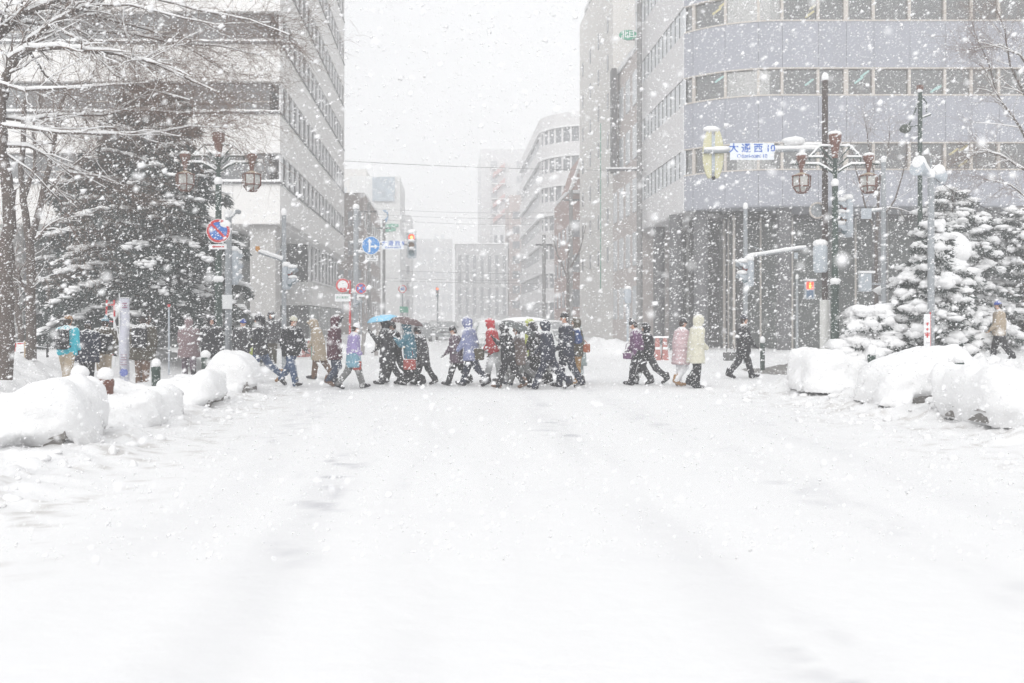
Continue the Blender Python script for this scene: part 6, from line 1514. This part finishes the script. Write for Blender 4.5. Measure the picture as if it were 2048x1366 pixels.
# ------------------------------------------------------------------ vehicles
CARW = mat('car_paint_white', (0.60, 0.61, 0.61), 0.35, 0.04, spec=0.5); CARG = mat('car_paint_grey', (0.28, 0.29, 0.30), 0.35, 0.05, spec=0.5)
CGLASS = mat('car_glass', (0.10, 0.15, 0.14), 0.12, 0.2, spec=0.6); TYRE = mat('tyre_rubber', (0.03, 0.03, 0.03), 0.9, 0.2); HEADL = mat('headlamp_glass', (0.7, 0.72, 0.70), 0.2, 0.05)
def car(label, px, Y, w, h, l, rz, paint, group='cars on the far road', snow=0.10):
    x = XA(px, Y); t = thing('car', label, 'car', (x, Y, GZ(x, Y) - 0.02), rz, group)
    # local: front towards -Y
    prof = [(-l / 2, 0.32), (-l / 2, 0.78), (-l / 2 + 0.12, 0.95), (-l / 2 + 0.75, 1.05), (-l / 2 + 1.30, h - 0.05), (-l / 2 + 1.6, h), (l / 2 - 0.35, h - 0.02), (l / 2 - 0.05, 1.05), (l / 2, 0.9), (l / 2, 0.32)]
    V, F = [], []; n = len(prof)
    for (s, k) in ((-1, 0.94), (-1, 1.0), (1, 1.0), (1, 0.94)):
        pass
    cols = [(-w / 2, 0), (-w / 2 + 0.06, 1), (w / 2 - 0.06, 1), (w / 2, 0)]
    for (xx, inn) in cols:
        for (yy, zz) in prof:
            tuck = 0.16 * max(0, (zz - 0.95) / (h - 0.95)) * (1 if xx > 0 else -1)
            V.append((xx - tuck, yy * (1.0 if inn else 0.97), zz if inn else zz - 0.04))
    for c in range(3):
        for i in range(n): F.append((c * n + i, c * n + (i + 1) % n, (c + 1) * n + (i + 1) % n, (c + 1) * n + i))
    F += [tuple(range(n - 1, -1, -1)), tuple(range(3 * n, 4 * n))]
    MB().add(V, F).build('body', paint, t)
    a, b = prof[3], prof[4]; ws = w * 0.42
    MB().hexa([(-ws - .06, a[0] + .06, a[1] + .0), (ws + .06, a[0] + .06, a[1] + .0), (ws + .06, a[0] + .2, a[1]), (-ws - .06, a[0] + .2, a[1]), (-ws + .06, b[0] - .04, b[1] - .04), (ws - .06, b[0] - .04, b[1] - .04), (ws - .06, b[0] + .1, b[1] - .04), (-ws + .06, b[0] + .1, b[1] - .04)]).build('windscreen', CGLASS, t)
    for s in (-1, 1):
        for (y0, y1) in ((-l / 2 + 1.25, -0.05), (0.05, l / 2 - 0.5)):
            xo = lambda z: s * (w / 2 - 0.16 * max(0, (z - 0.95) / (h - 0.95)) + 0.012)
            MB().hexa([(xo(1.0), y0, 1.0), (xo(1.0), y1, 1.0), (xo(1.0) - s * .03, y1, 1.0), (xo(1.0) - s * .03, y0, 1.0), (xo(h - .14), y0 + .2, h - .14), (xo(h - .14), y1, h - .14), (xo(h - .14) - s * .03, y1, h - .14), (xo(h - .14) - s * .03, y0 + .2, h - .14)]).build('side_window', CGLASS, t)
        for y in (-l / 2 + 0.7, l / 2 - 0.65):
            W_ = MB().lathe([(0.22, -0.1), (0.31, -0.09), (0.31, 0.09), (0.22, 0.1)], (s * (w / 2 - 0.09), y, 0.31), 18, 'x').build('wheel', TYRE, t); MB().lathe([(0.2, -0.105), (0.2, 0.105)], (s * (w / 2 - 0.09), y, 0.31), 14, 'x').build('rim', PGREY, W_)
        MB().blob((s * (w / 2 - 0.24), -l / 2 + 0.03, 0.76), (0.16, 0.08, 0.09), 0, 10, 6, 0).build('headlight', HEADL, t)
        MB().blob((s * (w / 2 + 0.08), -l / 2 + 1.15, 1.08), (0.10, 0.06, 0.08), 0, 10, 6, 0).build('mirror', paint, t)
    MB().box(-w / 2 + 0.1, w / 2 - 0.1, -l / 2 - 0.03, -l / 2 + 0.03, 0.3, 0.5).build('bumper', CARG, t); MB().box(-.17, .17, -l / 2 - 0.045, -l / 2 - 0.031, .42, .58).build('number_plate', SWHITE, t)
    MB().box(-w * .28, w * .28, -l / 2 - 0.012, -l / 2 + 0.02, .62, .72).build('grille', BLACK, t)
    if snow:
        m = MB(); m.blob((0, 0.45, h + 0.0), (w / 2 - 0.12, l / 2 - 0.85, snow * 1.3), 3, 20, 8, 0.05); m.build('roof_snow', SNOW, t)
        m = MB(); m.blob((0, -l / 2 + 0.42, 1.0), (w / 2 - 0.12, 0.3, snow * 0.6), 5, 16, 6, 0.08); m.build('bonnet_snow', SNOW, t)
    return t
car('white van with snow on its roof waiting behind the crowd', 1052, 29.5, 1.72, 1.60, 3.6, R(4), CARW)
car('pale car farther back, left of the white van', 985, 46, 1.7, 1.50, 4.2, R(4), CARW)
car('faint grey car far down the street', 893, 75, 1.7, 1.5, 4.2, R(4), CARG)
car('faint pale car far down the street behind the umbrellas', 868, 92, 1.7, 1.55, 4.2, R(4), CARW)
car('faint car at the far left kerb with its tail to the crossing', 840, 68, 1.7, 1.45, 4.3, R(-176), CARG)
car('faint snow topped car far right of the street centre', 968, 66, 1.7, 1.6, 4.2, R(4), CARW)
car('faint car by the right kerb far behind the tall navy walker', 1105, 58, 1.7, 1.5, 4.2, R(4), CARG)

# ------------------------------------------------------------------ falling snow: loose flakes all through the air
FLK = bpy.data.materials.new('snowflake'); FLK.use_nodes = True; _b = FLK.node_tree.nodes['Principled BSDF']
_b.inputs['Base Color'].default_value = (0.92, 0.92, 0.93, 1); _b.inputs['Roughness'].default_value = 0.9; _b.inputs['Specular IOR Level'].default_value = 0.0
rng = np.random.default_rng(99)
def flakes(n, y0, y1, mean, rng):
    y = (rng.uniform(y0 ** 3, y1 ** 3, n)) ** (1 / 3)
    x = y * rng.uniform(-0.66, 0.66, n); z = EYE + y * rng.uniform(-0.26, 0.42, n)
    r = np.minimum(mean * 0.5 * np.exp(rng.normal(0, 0.50, n)), 0.0030 * y)
    C = np.stack([x, y, z], 1); k = z > ground_h(x, y) + 0.03
    return C[k], r[k]
def frustum_vol(y0, y1): return 1.32 * 0.68 * (y1 ** 3 - y0 ** 3) / 3
OCT_V = np.array([(1, 0, 0), (-1, 0, 0), (0, 1, 0), (0, -1, 0), (0, 0, 1), (0, 0, -1)], float); OCT_F = np.array([(0, 2, 4), (2, 1, 4), (1, 3, 4), (3, 0, 4), (2, 0, 5), (1, 2, 5), (3, 1, 5), (0, 3, 5)])
TET_V = np.array([(1, 1, 1), (-1, -1, 1), (-1, 1, -1), (1, -1, -1)], float) * 0.85; TET_F = np.array([(0, 2, 1), (0, 1, 3), (0, 3, 2), (1, 2, 3)])
def rand_rot(n):
    q = rng.normal(size=(n, 4)); q /= np.linalg.norm(q, axis=1)[:, None]; w, x, y, z = q.T
    return np.stack([np.stack([1 - 2 * (y * y + z * z), 2 * (x * y - z * w), 2 * (x * z + y * w)], 1), np.stack([2 * (x * y + z * w), 1 - 2 * (x * x + z * z), 2 * (y * z - x * w)], 1), np.stack([2 * (x * z - y * w), 2 * (y * z + x * w), 1 - 2 * (x * x + y * y)], 1)], 1)
Vs, Fs, off = [], [], 0
FD = 165.0; MEAN = 0.0053
for (y0, y1, tv, tf, k) in ((1.3, 4.5, OCT_V, OCT_F, 1.0), (4.5, 15.5, TET_V, TET_F, 1.0)):
    n = int(frustum_vol(y0, y1) * FD * k); C, r = flakes(n, y0, y1, MEAN, rng); n = len(C)
    sc = r[:, None] * np.exp(rng.normal(0, 0.25, (n, 3)))
    V = tv[None] * sc[:, None, :]; V = np.einsum('nij,nkj->nki', rand_rot(n), V)
    wd = np.array([0.88, 0.0, 0.47]); V = V + (V @ wd)[..., None] * wd * 0.55      # flakes lie along the wind
    V = V + C[:, None, :]
    Vs.append(V.reshape(-1, 3)); Fs.append((tf[None] + (np.arange(n) * len(tv))[:, None, None] + off).reshape(-1, 3)); off += n * len(tv)
nb_f = 170      # a few big wet clumps close by
yb = rng.uniform(0.8, 2.2, nb_f); Cb = np.stack([yb * rng.uniform(-0.62, 0.62, nb_f), yb, EYE + yb * rng.uniform(-0.2, 0.40, nb_f)], 1)
Vb = np.einsum('nij,nkj->nki', rand_rot(nb_f), OCT_V[None] * (0.0042 * np.exp(rng.normal(0, 0.3, (nb_f, 3))))[:, None, :]) + Cb[:, None, :]
Vs.append(Vb.reshape(-1, 3)); Fs.append((OCT_F[None] + (np.arange(nb_f) * 6)[:, None, None] + off).reshape(-1, 3))
fo = linkobj(bpy.data.objects.new('falling_snow', mesh_np('falling_snow', np.concatenate(Vs), np.concatenate(Fs), [FLK], None, True)))
tag(fo, 'dense flakes of falling snow filling the air', None, None, 'stuff')

# ------------------------------------------------------------------ snow-filled air
hz_ = MB().box(-330, 330, -45, 420, -1.6, 41.0).build('haze', [])
hm = bpy.data.materials.new('haze'); hm.use_nodes = True; t = hm.node_tree; t.nodes.clear()
pv = t.nodes.new('ShaderNodeVolumePrincipled'); pv.inputs['Color'].default_value = (0.985, 0.985, 0.99, 1); pv.inputs['Density'].default_value = HAZE; pv.inputs['Anisotropy'].default_value = 0.0
oo = t.nodes.new('ShaderNodeOutputMaterial'); t.links.new(pv.outputs[0], oo.inputs['Volume'])
hz_.data.materials.append(hm); hz_['kind'] = 'stuff'; hz_['label'] = 'white snow-filled air fading the far street'
